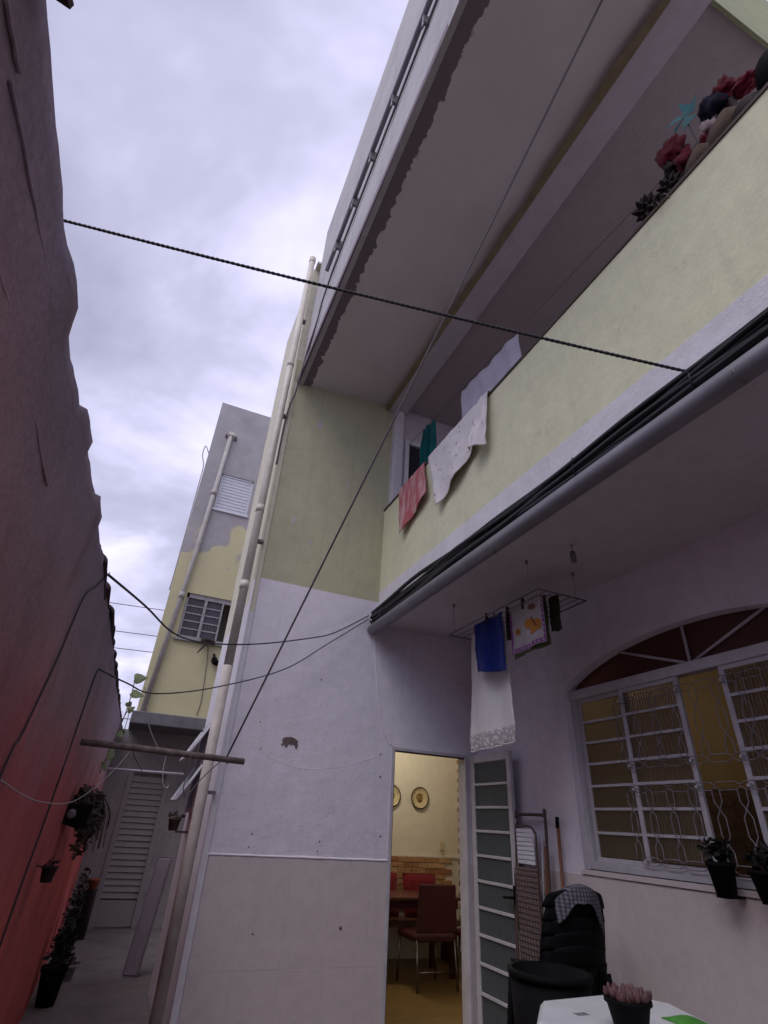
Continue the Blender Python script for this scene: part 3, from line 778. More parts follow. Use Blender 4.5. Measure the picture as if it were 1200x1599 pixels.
# ================================================================== RED BOUNDARY WALL
XR = -.26
bw_ = thing('boundary_wall', 'weathered red boundary wall with greyed top on the left of the alley', 'wall', (XR, 5, 0))
prof = [(-4.5, 2.06), (.30, 2.13), (.55, 2.115), (.75, 2.10), (1.17, 2.14), (1.5, 2.16), (2.14, 2.22), (3.5, 2.29), (5.2, 2.37), (8.8, 2.57), (12.5, 2.72), (40, 3.2)]
def zprof(y):
    for (a, za), (b_, zb_) in zip(prof[:-1], prof[1:]):
        if a <= y <= b_: return za + (zb_ - za) * (y - a) / (b_ - a)
    return prof[-1][1]
mb = MB()
nn = 420
yy = [-4.5, -3] + [-1.5 + 13.5 * (i / nn) ** 1.5 for i in range(nn + 1)] + [16, 24, 40]
NV = 16; v = []; f = []
def hump(y, c, wd): return max(0.0, 1 - ((y - c) / wd) ** 2)
for y in yy:
    zt = zprof(y) + .010 * noise.noise(Vector((y * 7, 0, 0))) + .005 * noise.noise(Vector((y * 31, 0, 4)))
    zt += -.012 * hump(y, .80, .10) + .004 * hump(y, .64, .07) + (.014 if .98 < y < 1.14 else 0) + (.012 if 1.40 < y < 1.56 else 0)
    ex = .013 * hump(y, .655, .07) ** .6 + (.008 if .98 < y < 1.14 else 0) + (.010 if 1.40 < y < 1.56 else 0)
    for j in range(NV + 1):
        k = j / NV; z = zt * (1 - (1 - k) ** 1.6)
        nearf = 1 / (1 + .25 * max(y, 0))
        dx = (.006 * noise.noise(Vector((y * 2.2, z * 2.2, 1))) + .003 * noise.noise(Vector((y * 11, z * 11, 3)))) + ex * max(0, 1 - (zt - z) / .16) ** .7
        v.append((XR + dx, y, z))
    v += [(XR - .03, y, zt + .012), (XR - .16, y, zt - .01), (XR - .16, y, 0)]
W = NV + 4
for i in range(len(yy) - 1):
    for k in range(W - 1): f.append((i * W + k, (i + 1) * W + k, (i + 1) * W + k + 1, i * W + k + 1))
mb.add(v, f, True); mb.build('wall', M['redwall'], bw_)
# mortar ridges on the near face
for (y0, z0, y1, z1) in ((.24, 2.030, .35, 2.047), (.35, 2.027, .615, 2.053), (.44, 1.932, .64, 1.949), (.64, 1.951, .98, 1.942)):
    q = MB(); q.tube([(XR, y0 + (y1 - y0) * i / 8, z0 + (z1 - z0) * i / 8 + .004 * noise.noise(Vector((i * .9, z0 * 7, 0)))) for i in range(9)], .0024, 6); q.build('mortar_ridge', M['redwall'], bw_)
# cap tiles along the top
ct = MB()
def fn(u, v_):
    a = math.pi * u; r_ = .095 - .018 * v_
    return Vector((math.cos(a) * r_ * .8, v_ * .42, math.sin(a) * r_ * .42))
ct.grid(fn, 12, 3); ctile = ct.build('cap_tile', M['roottile'], bw_, solid=.014)
ctile.data.transform(Matrix.Translation(wloc(bw_)))
ctile.location = Vector((XR - .066, 1.95, zprof(1.95) - .012)) - wloc(bw_)
y = 2.32
while y < 16:
    o = share(ctile, 'cap_tile', (XR - .066 + random.uniform(-.006, .008), y, zprof(y) - .012 + random.uniform(-.006, .008)), bw_, rot=(R(2) + random.uniform(-.02, .02), 0, random.uniform(-.03, .03)))
    y += .37
q = MB(); q.prism([(XR - .04, .262, 2.115), (XR + .018, .268, 2.105), (XR + .026, .308, 2.110), (XR - .03, .304, 2.12)], (0, 0, .012)); q.build('broken_tile', M['roottile'], bw_)

cw = thing('courtyard_wall', 'grey rendered wall closing the courtyard behind the viewer', 'wall', (1.5, -4.5, 0))  # out of view, added to keep light off the lower walls
q = MB(); q.box(XR, 3.385, -4.7, -4.5, 0, 3.27); q.build('wall', M['concrete'], cw)
q = MB(); q.box(XR - .05, 2.04, -4.75, -4.45, 3.27, 3.31); q.build('capping', M['concrete'], cw)
# ================================================================== FAR BUILDING
FX, FY = -.09, 9.3
fb_ = thing('apartment_house', 'tall half painted yellow and grey house closing the end of the alley', 'house', (.9, FY, 0))
def fp(mb, name, mat, parent=None, **k): return mb.build(name, mat, parent or fb_, **k)
sc = (FY / 10.0)
def Zf(z): return 1.45 + (z - 1.45) * sc
z_slab0, z_slab1, z_top = Zf(2.64), Zf(2.83), Zf(9.62)
# upper wall with two openings: shutter x .30-.92, window x .21-.89
sx0, sx1, sz0, sz1 = .27, .90, Zf(6.87), Zf(7.75)
wx0, wx1, wz0, wz1 = .20, 1.05, Zf(4.15), Zf(5.0)
mb = MB(); T = .2
xs0, xs1 = FX, 3.4
mb.box(xs0, xs1, FY, FY + T, z_slab1, wz0); mb.box(xs0, wx0, FY, FY + T, wz0, wz1); mb.box(wx1, xs1, FY, FY + T, wz0, wz1)
mb.box(xs0, xs1, FY, FY + T, wz1, sz0); mb.box(xs0, sx0, FY, FY + T, sz0, sz1); mb.box(sx1, xs1, FY, FY + T, sz0, sz1); mb.box(xs0, xs1, FY, FY + T, sz1, z_top)
fp(mb, 'front_wall', M['farwall'])
mb = MB(); mb.box(FX, FX + .15, FY + T, 15, z_slab1, z_top); mb.box(FX + .15, 3.4, 14.85, 15, 0, z_top); mb.box(3.25, 3.4, FY + T, 14.85, z_slab1, z_top); mb.box(FX + .15, 3.25, FY + T, 14.85, z_top - .3, z_top - .15); fp(mb, 'side_wall', M['farwall'])
mb = MB(); mb.box(FX - .05, 3.4, FY - .14, 10.3, z_slab0, z_slab1); fp(mb, 'canopy_slab', M['roofdark'], bevel=.01)
# ground floor wall with slatted door
mb = MB(); mb.box(-.26, .05, 10.0, 10.15, 0, z_slab0); mb.box(.68, 3.4, 10.0, 10.15, 0, z_slab0); mb.box(.05, .68, 10.0, 10.15, 2.02, z_slab0); fp(mb, 'ground_floor_wall', M['concrete'])
dr = MB(); dr.box(.05, .12, 9.985, 10.08, 0, 2.02); dr.box(.61, .68, 9.985, 10.08, 0, 2.02); dr.box(.12, .61, 9.985, 10.08, 1.95, 2.02); dr.box(.12, .61, 10.0, 10.05, .02, .32)
dr = fp(dr, 'slatted_door', M['doormetal'], bevel=.004)
s0 = MB(); s0.prism([(.12, 10.006, -.006), (.12, 10.030, .068), (.12, 10.040, .064), (.12, 10.018, -.014)], (.49, 0, 0))
slat0 = fp(s0, 'slat', M['doormetal'], dr); slat0.location = (0, 0, .35)
k = 1
while .35 + k * .078 < 1.90:
    o = slat0.copy(); C.objects.link(o); o.parent = dr; o.location = (0, 0, .35 + k * .078); k += 1
mb = MB(); mb.box(.12, .61, 10.06, 10.07, .3, 1.96); fp(mb, 'door_backing', M['concrete'], dr)
# roller shutter
sh = MB(); sh.box(sx0 - .015, sx1 + .015, FY + .02, FY + .05, sz1 - .04, sz1); sh.box(sx0, sx0 + .02, FY + .02, FY + .06, sz0, sz1); sh.box(sx1 - .02, sx1, FY + .02, FY + .06, sz0, sz1); sh.box(sx0 - .03, sx1 + .03, FY - .03, FY + .05, sz0 - .035, sz0)
sh = fp(sh, 'shuttered_window', M['shutter'])
for i in range(11):
    z = sz0 + .005 + (sz1 - .045 - sz0) * i / 11; h = (sz1 - .045 - sz0) / 11
    q = MB(); q.prism([(sx0 + .02, FY + .05, z), (sx0 + .02, FY + .032, z + .012), (sx0 + .02, FY + .03, z + h - .012), (sx0 + .02, FY + .05, z + h - .002)], (sx1 - sx0 - .04, 0, 0)); fp(q, 'slat', M['shutter'], sh)
# window with small panes, right half open and dark
fw = MB(); fw.box(wx0, wx0 + .045, FY + .02, FY + .07, wz0, wz1); fw.box(wx0, wx1, FY + .02, FY + .07, wz1 - .08, wz1); fw.box(wx0, wx1, FY + .02, FY + .07, wz0, wz0 + .04)
fw.box(.52, .565, FY + .015, FY + .065, wz0, wz1 - .08); fw.box(.82, .85, FY + .015, FY + .065, wz0, wz1 - .08)
fw = fp(fw, 'window', M['dullframe'])
for (a, b_) in ((wx0 + .045, .52), (.565, .82)):
    for i in range(5):
        h = (wz1 - wz0 - .12) / 5; z = wz0 + .04 + i * h
        q = MB(); q.box(a, b_, FY + .04, FY + .046, z + .012, z + h - .002); fp(q, 'pane', M['greyglass'], fw)
        q = MB(); q.box(a, b_, FY + .03, FY + .056, z - .010, z + .012); fp(q, 'glazing_bar', M['dullframe'], fw)
mb = MB(); mb.box(wx0 - .04, wx1, FY - .05, FY + .02, wz0 - .05, wz0 - .005); fp(mb, 'broken_sill', M['concrete'])
mb = MB(); mb.box(wx0 - .1, wx1 + .1, FY + .6, FY + .65, wz0 - .2, wz1 + .2); fp(mb, 'dark_room_wall', M['inner'])
# downpipe
mb = MB(); mb.tube([(.245, FY - .055, Zf(8.72)), (.16, FY - .055, Zf(5.8)), (.0, FY - .055, z_slab1)], .040, 14); dpf = fp(mb, 'downpipe', M['pvc_far'])
for z, x in ((Zf(4.9), .115), (Zf(7.2), .2)):
    q = MB(); q.lathe((x, FY - .055, z), [(.046, -.05), (.052, -.05), (.052, .05), (.046, .05)], 14); fp(q, 'pipe_joint', M['pvc_far'], dpf)
q = MB(); q.box(.19, .30, FY - .1, FY - .001, Zf(8.72), Zf(8.80)); fp(q, 'pipe_outlet', M['pvc'], dpf)
q = MB(); q.box(.33, .37, FY - .03, FY - .001, Zf(8.66), Zf(8.76)); q.box(.14, .17, FY - .03, FY - .001, Zf(8.68), Zf(8.76)); fp(q, 'wall_fitting', M['rust'])
q = MB(); q.tube(smooth_path([(FX - .002, FY + .05, Zf(8.2)), (FX - .09, FY + .05, Zf(8.35)), (FX - .10, FY + .05, Zf(8.1)), (FX - .03, FY + .05, Zf(7.85)), (FX - .02, FY + .05, Zf(7.4)), (FX - .012, FY + .05, Zf(6.2)), (FX - .012, FY + .05, Zf(5.0))]), .010, 6); fp(q, 'loose_cable', M['string'])
q = MB(); q.tube(smooth_path([(.72, FY - .004, wz0 - .05), (.76, FY - .006, wz0 - .2), (.82, FY - .006, wz0 - .9), (.80, FY - .006, z_slab1 + .05)]), .006, 5); fp(q, 'loose_cable', M['greywire'])

# bird-like bundle and bracket at the far window sill
q = MB(); q.tube([(.60, FY - .07, wz0 - .02), (.70, FY - .10, wz0 + .0), (.82, FY - .09, wz0 - .03)], .04, 8); q.tube([(.72, FY - .09, wz0 - .0), (.62, FY - .12, wz0 - .18), (.58, FY - .12, wz0 - .24)], .022, 6, r2=.006)
top(q, 'cloth_bundle', M['browncloth'], 'dark rag bundle lying on the sill of the small paned yellow house window', 'rag', (.7, FY - .08, wz0 - .03))
q = MB(); q.box(.84, .92, FY - .10, FY + .0, wz0 - .32, wz0 - .26); q.tube([(.86, FY - .02, wz0 - .2), (.88, FY - .14, wz0 - .30), (.93, FY - .12, wz0 - .40)], .02, 6); q.lathe((.90, FY - .1, wz0 - .34), [(.001, -.05), (.05, -.03), (.05, .03), (.001, .05)], 10)
top(q, 'wall_lamp', M['blackplastic'], 'small black lamp bracket on the yellow wall below the small paned window', 'wall lamp', (.88, FY, wz0 - .3))

# ================================================================== CABLES AND LINES
def cable(pts, r, mat, label, cat='cable', n=6, name='cable', group=None):
    q = MB(); q.tube(pts, r, n); return top(q, name, mat, label, cat, pts[0], group)
def rope(pts, r, mat, label, pitch=.05):
    q = MB(); P = [Vector(p) for p in pts]; L = len(P)
    for s in (0, math.pi):
        path = []
        dist = 0
        for i in range(L):
            if i: dist += (P[i] - P[i - 1]).length
            d = (P[min(i + 1, L - 1)] - P[max(i - 1, 0)]).normalized(); e1 = d.cross(Vector((0, 0, 1))).normalized(); e2 = d.cross(e1)
            a = dist / pitch * 2 * math.pi + s
            path.append(P[i] + (e1 * math.cos(a) + e2 * math.sin(a)) * r * .40)
        q.tube(path, r * .66, 6)
    return top(q, 'rope', mat, label, 'rope', pts[0])
rope(sag((-2.0, 2.53, 4.33), (2.035, 1.13, 3.44), .03, 420), .0085, M['darkrope'], 'thick twisted dark rope stretched high over the red wall to the balcony edge', .055)
nh = thing('neighbour_house', 'neighbouring house with tiled roof behind the red boundary wall', 'house', (-2, 2, 0))  # hidden from the camera, added to block low light and darken the porch
q = MB(); q.box(-6.5, -2.0, -4.4, 6.0, 0, 4.4); q.build('wall', M['concrete'], nh)
q = MB(); q.prism([(-1.85, -4.6, 4.4), (-6.65, -4.6, 4.4), (-4.25, -4.6, 5.6)], (0, 10.8, 0)); q.build('roof', M['roottile'], nh)
q = MB(); q.box(-2.0, -1.96, 2.48, 2.58, 4.28, 4.38); q.build('rope_bracket', M['rust'], nh)
cable(sag((.72, 4.86, 1.84), (1.62, .62, 6.29), -.0, 12) , .0078, M['greywire'], 'taut thin grey wire rising from the wooden pole to the eave', 'wire', name='wire')
cable(smooth_path([(1.93, 4.97, 3.34), (1.55, 4.85, 3.06), (1.29, 4.75, 2.93), (.72, 4.3, 2.66), (.3, 4.0, 2.52), (.06, 3.6, 2.44), (-.12, 2.9, 2.36), (XR, 2.2, 2.24)]), .0055, M['darkrope'], 'upper thin dark cable sagging from the cable bundle across the alley to the red wall')
cable(smooth_path([(1.93, 4.96, 3.30), (1.5, 4.9, 2.95), (1.08, 4.85, 2.62), (.48, 4.7, 2.35), (.05, 4.3, 2.18), (-.13, 3.6, 2.10), (XR, 3.05, 2.05)]), .005, M['darkrope'], 'lower thin dark cable sagging from the cable bundle across the alley to the red wall')
cable(smooth_path([(XR + .006, 2.18, 2.24), (XR + .006, 1.95, 2.1), (XR + .006, 1.78, 2.0), (XR + .006, 1.72, 1.8), (XR + .006, 1.62, 1.6), (XR + .006, 1.54, 1.45), (XR + .004, 1.5, .6)]), .0026, M['darkrope'], 'black cable hanging down the red wall, nearer of the two to the courtyard')
cable(smooth_path([(XR + .006, 3.05, 2.05), (XR + .006, 2.95, 1.98), (XR + .006, 2.90, 1.7), (XR + .006, 2.85, 1.4), (XR + .006, 2.74, 1.05), (XR + .004, 2.7, .3)]), .004, M['darkrope'], 'black cable hanging down the red wall just in front of the small wall pot')
# power lines far behind
pw = ['topmost', 'second from the top', 'third from the top', 'fourth from the top', 'fifth from the top', 'lowest']
for i, (z0, z1) in enumerate(((7.95, 7.9), (7.0, 6.95), (6.4, 6.4), (4.2, 4.15), (3.75, 3.7), (3.5, 3.45))):
    cable(sag((-22, 22 + i * .1, z0 + 1.2), (3, 20 + i * .1, z1), .6, 16), .014, M['greywire'], 'thin power line in the sky gap beside the yellow house, %s' % pw[i], 'power line', 5, 'power_line', 'power lines in the sky gap')
# black cable bundle along the balcony edge
cb = thing('cable_bundle', 'bundle of black cables tied along the white balcony edge above the gutter pipe', 'cable bundle', (1.97, 5, 3.34))
random.seed(5)
for k in range(12):
    oy, oz = random.uniform(-.022, .022), -.055 + .11 * ((k * 5) % 12) / 11
    pts = [(2.005 + oy + .012 * math.sin(y * 2.3 + k), y, 3.342 + oz * (1 + .4 * math.sin(y * 1.7 + k * 2)) + .008 * math.sin(y * 5 + k)) for y in [5.0 - i * .16 for i in range(59)]]
    if k < 3: pts = [(1.93, 5.03, 3.33 - .01 * k)] + pts
    q = MB(); q.tube(pts, random.choice((.016, .019, .023)), 6); q.build('cable', M['black'], cb)
for y in (4.7, 3.4, 2.82, 1.9, 1.1):
    q = MB(); q.tube([(2.05, y, 3.40), (1.975, y, 3.40), (1.968, y, 3.285), (2.05, y, 3.28)], .005, 5); q.build('cable_tie', M['black'], cb)

# pole across the alley with strings
q = MB(); q.tube([(XR - .02, 3.44, 1.745), (.0, 3.445, 1.742), (.62, 3.45, 1.725)], .017, 8)
pole = top(q, 'pole', M['polewood'], 'old brown wooden pole sticking out of the red wall across the alley', 'pole', (XR, 3.44, 1.74))
q = MB(); q.tube([(-.15, 5.45, 1.735), (.47, 5.45, 1.74)], .009, 8)
top(q, 'rod', M['whitemetal'], 'thin white rod across the alley below and behind the wooden pole', 'rod', (.47, 5.45, 1.74))
# the grey wire is tied to the pole: short knot
q = MB(); q.tube([(.525, 3.45, 1.705), (.525, 3.43, 1.727), (.525, 3.45, 1.75), (.525, 3.47, 1.727), (.525, 3.45, 1.705)], .004, 5)
top(q, 'wire_knot', M['greywire'], 'wire loop tied round the right end of the wooden pole', 'wire', (.525, 3.45, 1.727))
def strg(pts, label, r=.003, mat='string', name='string'):
    cable(smooth_path(pts), r, M[mat], label, 'string', 5, name)
strg([(XR + .01, 1.55, 1.49), (-.2, 1.9, 1.455), (-.14, 2.5, 1.47), (-.06, 3.1, 1.60), (-.01, 3.43, 1.72)], 'pale string sagging from the wooden pole to the near red wall', r=.0016)
strg([(.18, 3.45, 1.75), (.185, 3.44, 1.65), (.20, 3.44, 1.58), (.225, 3.44, 1.56), (.235, 3.44, 1.575)], 'short pale string dangling from the middle of the wooden pole')
strg([(.31, 3.45, 1.755), (.312, 3.43, 1.72), (.31, 3.43, 1.60), (.315, 3.43, 1.55), (.34, 3.44, 1.53), (.40, 3.46, 1.62), (.5, 3.46, 1.73)], 'dark string looped under the right end of the wooden pole', mat='greywire')
strg([(-.03, 4.5, 2.25), (.05, 4.0, 1.95), (.14, 3.5, 1.75), (.18, 3.44, 1.745)], 'thin grey string slanting down to the wooden pole from above', mat='greywire')
strg([(.0, 3.44, 1.735), (.03, 3.6, 1.70), (.1, 4.6, 1.70), (.12, 5.44, 1.74)], 'thin grey string linking the wooden pole and the white rod', mat='greywire')

# ================================================================== PLANTS
def foliage(mb, c, rad, n, size, seed, flat=1.0, droop=0.0):
    rnd = random.Random(seed)
    for _ in range(n):
        d = Vector((rnd.gauss(0, 1), rnd.gauss(0, 1), rnd.gauss(0, 1))).normalized() * rnd.random() ** .4
        p = Vector(c) + Vector((d.x * rad[0], d.y * rad[1], d.z * rad[2] - droop * abs(d.x)))
        a = Vector((rnd.gauss(0, 1), rnd.gauss(0, 1), rnd.gauss(0, .6))).normalized(); b_ = a.orthogonal().normalized()
        b_ = (Matrix.Rotation(rnd.random() * 6.28, 3, a) @ b_)
        s = size * rnd.uniform(.6, 1.3); nrm = a.cross(b_)
        mb.add([p, p + a * s * .5 + b_ * s * .28 + nrm * s * .08, p + a * s, p + a * s * .5 - b_ * s * .28 + nrm * s * .08], [(0, 1, 2, 3)])
def potprof(r, h): return [(.0001, 0), (r * .72, 0), (r * .98, h * .86), (r * 1.08, h * .86), (r * 1.08, h), (r * .92, h), (r * .9, h * .8), (.0001, h * .8)]
def pot_plant(name, label, cat, c, r, h, pm, lm, frad, n, size, seed, lift=.0, group=None):
    t_ = thing(name, label, cat, c, group)
    q = MB(); q.lathe(c, potprof(r, h), 18); q.build('pot', M[pm], t_)
    q = MB(); foliage(q, (c[0], c[1], c[2] + h + frad[2] * .6 + lift), frad, n, size, seed); q.build('foliage', M[lm], t_)
    return t_
# planter box on the red wall
pl = thing('wall_planter', 'black trough planter with straggly dry plants fixed to the red wall', 'planter', (XR, 4.0, 1.33))
q = MB(); q.prism([(XR, 3.9, 1.36), (XR, 3.9, 1.455), (XR + .135, 3.9, 1.46), (XR + .125, 3.9, 1.36), (XR + .09, 3.9, 1.335)], (0, .5, 0)); q.build('pot', M['blackplastic'], pl)
q = MB(); q.lathe((XR + .035, 3.9, 1.41), [(.0001, .004), (.022, .003), (.026, -.002)], 12, (0, -1, 0)); q.build('worn_spot', M['greymetal'], pl)
q = MB(); foliage(q, (XR + .09, 4.15, 1.48), (.08, .25, .07), 170, .06, 1); foliage(q, (XR + .13, 4.4, 1.38), (.06, .35, .11), 190, .05, 2); foliage(q, (XR + .10, 4.8, 1.24), (.05, .4, .09), 80, .05, 3); q.build('foliage', M['leaf_dry'], pl)
q = MB()
rnd = random.Random(4)
for k in range(14):
    y0 = rnd.uniform(3.95, 4.6); x0 = XR + rnd.uniform(.05, .13)
    q.tube(smooth_path([(x0, y0, 1.45), (x0 + .05, y0 + .1, 1.50), (x0 + rnd.uniform(.07, .12), y0 + .2, 1.42), (x0 + rnd.uniform(.08, .13), y0 + .3, 1.42 - rnd.uniform(.05, .22))], 4), .003, 4)
q.build('stem', M['leaf_dry'], pl)
# small pot on the red wall
t_ = pot_plant('wall_pot', 'small dark pot hanging on the red wall beside a black cable', 'plant pot', (XR + .055, 3.22, 1.15), .032, .06, 'darkplant', 'darkplant', (.022, .03, .018), 26, .022, 9)
q = MB(); q.tube([(XR, 3.22, 1.21), (XR + .03, 3.22, 1.205)], .004, 5); q.build('hook', M['rust'], t_)
# potted row, foliage near-black to stand in for shade at the wall base
specs = [(5.9, .09, .28, .22), (6.5, .10, .26, .30), (7.1, .09, .3, .36), (7.75, .10, .28, .42), (8.4, .09, .3, .48), (9.05, .09, .28, .52)]
names = ['dark leafy pot plant at the base of the red wall, nearest to the courtyard', 'dark leafy pot plant nearest to the courtyard along the red wall', 'dark leafy pot plant third from the courtyard along the red wall',
         'dark pot plant in the middle of the three along the red wall', 'tall dark pot plant just before the last one by the alley door', 'dark pot plant last along the red wall by the alley door']
for (y, r_, h, fh), nm in list(zip(specs, names))[1::2]:
    pot_plant('potted_shrub', nm, 'potted plant', (XR + .125, y, 0), r_, h, 'blackplastic', 'leaf_dark', (.075, .30, fh * .6), 230, .06, int(y * 10), group='dark pots along the red wall')
t_ = thing('orange_pot', 'small orange terracotta pot standing on a post beside the dark pot plants', 'plant pot', (-.02, 9.3, 0))
q = MB(); q.lathe((-.02, 9.3, .52), potprof(.065, .11), 16); q.build('pot', M['terracotta'], t_)
q = MB(); q.lathe((-.02, 9.3, 0), [(.0001, 0), (.07, 0), (.06, .5), (.07, .52), (.0001, .52)], 12); q.build('post', M['darkplant'], t_)
t_ = pot_plant('low_pot', 'low grey pot with a dry twig on the alley path', 'plant pot', (-.03, 7.3, 0), .07, .12, 'concrete', 'leaf_dry', (.06, .06, .05), 40, .05, 33)
# vine over the red wall top
vi = thing('vine', 'climbing vine with broad green leaves over the far end of the red wall', 'vine', (XR + .01, 8.4, 2.4))
q = MB()
stem_ = smooth_path([(XR + .012, 7.6, 1.9), (XR + .03, 8.0, 2.25), (XR + .05, 8.3, 2.5), (XR + .06, 8.4, 2.75), (XR + .05, 8.45, 3.0), (XR + .03, 8.5, 3.08)]); q.tube(stem_, .007, 5)
q.tube(smooth_path([(XR + .04, 8.3, 2.48), (XR + .09, 8.3, 2.62), (XR + .10, 8.3, 2.4), (XR + .08, 8.3, 2.2)]), .005, 5); q.tube(smooth_path([(XR + .02, 6.6, 1.75), (XR + .03, 7.0, 2.0), (XR + .02, 7.5, 2.1)]), .005, 5); q.build('stem', M['wood'], vi)
rnd = random.Random(8)
def leaf(c, s, d, nrm):
    d = Vector(d).normalized(); nrm = Vector(nrm).normalized(); b_ = d.cross(nrm).normalized(); q = MB(); c = Vector(c)
    pr = [(0, 0), (-.08, .32), (.15, .52), (.5, .42), (.8, .18), (1.05, 0), (.8, -.18), (.5, -.42), (.15, -.52), (-.08, -.32)]
    pts = [c + d * a * s + b_ * w_ * s + nrm * (-.25 * abs(w_) * s) for a, w_ in pr]
    mid = c + d * .45 * s + nrm * .04 * s
    q.add(pts + [mid], [(i, (i + 1) % 10, 10) for i in range(10)], True); q.build('leaf', M['vine'], vi)
leaf((XR + .04, 8.45, 3.06), .17, (1, .1, .15), (.1, -1, .4)); leaf((XR + .06, 8.38, 2.86), .18, (1, 0, -.25), (.2, -.8, .7)); leaf((XR + .07, 8.3, 2.60), .10, (.6, 0, .4), (0, -1, .3)); leaf((XR + .09, 8.3, 2.35), .09, (-.5, 0, -.9), (.2, -1, .2)); leaf((XR + .05, 8.4, 2.72), .09, (.4, .1, -.8), (.2, -1, .2)); leaf((XR + .03, 7.6, 2.05), .10, (.5, 0, -.8), (.6, -.7, .2)); leaf((XR + .04, 7.3, 1.98), .09, (.3, -.1, -.9), (.7, -.6, .2)); leaf((XR + .03, 6.8, 1.86), .09, (.3, -.1, -.9), (.7, -.6, .2)); leaf((XR + .05, 7.9, 2.28), .1, (.7, -.1, -.6), (.6, -.7, .2))
# brown box pot by the casement
t_ = pot_plant('sill_box', 'small brown pot with twigs hung beneath the open alley casement', 'plant pot', (.53, 6.0, 1.30), .055, .10, 'rust', 'leaf_dry', (.05, .05, .03), 30, .05, 44)
q = MB(); q.box(.56, .70, 5.96, 6.04, 1.285, 1.30); q.build('bracket', M['rust'], t_)
# leaning board in the alley
q = MB(); q.obox((.60, 7.42, .50), (.075, -.03, 0), (.006, .012, 0), (.055, .10, .50))
for p in q.v: p.z = max(p.z, .003)
top(q, 'leaning_board', M['board'], 'tall pale lavender board leaning against the alley wall', 'board', (.55, 7.35, 0), bevel=.02)

# ================================================================== BALCONY LAUNDRY
def cloth(name, label, cat, mat, corners, n=(24, 24), waves=3.0, amp=.02, nrm=(-1, 0, 0), sagb=.0, seed=0, grow=1.0, base=None, twist=0.0, solid=.004, group=None, fnx=None):
    nrm = Vector(nrm)
    def fn(u, v):
        p = bil(corners, u, v)
        k = .04 + v
        d = math.sin((u * waves + .15 * math.sin(v * 3 + seed)) * 2 * math.pi + seed) * amp * (.25 + .75 * k)
        d += amp * .8 * noise.noise(Vector((u * 4 + seed, v * 3, seed)))
        p = p + nrm * d
        p.z += sagb * math.sin(u * math.pi) * (1 - v) * -1
        if fnx: p = fnx(u, v, p)
        return p
    q = MB(); q.grid(fn, *n)
    return top(q, name, mat, label, cat, base or corners[0], group, solid=solid)
def over_rail(label, name, mat, outer, seed, waves, amp, cat):
    """cloth folded over the coping: drop outside, across the top, short drop inside"""
    a, b_, c_, d = map(Vector, outer)   # top far, top near, bottom far, bottom near (outside face)
    def fn(u, v):
        t_ = a.lerp(b_, u); bt = c_.lerp(d, u)
        if v < .2:
            p = Vector((2.20, t_.y, 4.55)).lerp(Vector((2.20, t_.y, 4.708)), v / .2)
        elif v < .3:
            p = Vector((2.20, t_.y, 4.708)).lerp(Vector((2.026, t_.y, 4.708)), (v - .2) / .1)
        else:
            k = (v - .3) / .7
            p = Vector((2.026, t_.y, 4.70)).lerp(Vector((2.02, bt.y, bt.z)), k)
            p.x -= .006 + .006 * noise.noise(Vector((u * 11, k * 6, seed))) + max(0, amp * k * (math.sin(u * waves * 6.28 + seed) + .9) + amp * .6 * noise.noise(Vector((u * 5, k * 4, seed))))
            p.z += .006 * k * math.sin(u * 5 + seed)
        return p
    q = MB(); q.grid(fn, 30, 50)
    return top(q, name, mat, label, cat, (2.1, a.y, 4.7), solid=.005)
over_rail('pink streaked towel hanging over the balcony rail at its far end', 'pink_towel', M['pink'], [(2, 4.53, 4.7), (2, 3.93, 4.7), (2, 4.40, 4.07), (2, 3.82, 4.27)], 1.0, 1.3, .016, 'towel')
over_rail('white flowered sheet draped over the balcony rail beside the pink towel', 'flowered_sheet', M['sheet'], [(2, 3.83, 4.7), (2, 2.86, 4.7), (2, 3.60, 3.985), (2, 2.98, 4.22)], 2.6, 1.6, .024, 'sheet')
over_rail('rolled white sheet end on the balcony rail beside the flowered sheet', 'sheet_end', M['sheet'], [(2, 2.90, 4.7), (2, 2.75, 4.7), (2, 2.97, 4.17), (2, 2.78, 4.13)], .4, .5, .055, 'sheet')
cloth('lavender_cloth', 'lavender grey cloth hung inside the balcony above the flowered sheet', 'cloth', M['lavcloth'], [(2.3, 3.60, 5.545), (2.3, 2.62, 5.445), (2.3, 3.56, 4.72), (2.3, 2.62, 4.82)], (40, 20), 4.5, .026, grow=.6, seed=2.2, sagb=.015)
cloth('teal_towel', 'bunched teal towel hung inside the balcony above the pink towel', 'towel', M['teal'], [(2.3, 4.50, 5.665), (2.3, 4.22, 5.625), (2.3, 4.56, 4.90), (2.3, 4.18, 4.78)], (24, 20), 2.5, .035, grow=.8, seed=.5)
cable(sag((2.3, YW - .09, 5.72), (2.3, .52, 5.22), .0, 8), .003, M['greywire'], 'thin clothes line running inside the balcony', 'clothes line', 5, 'clothes_line')

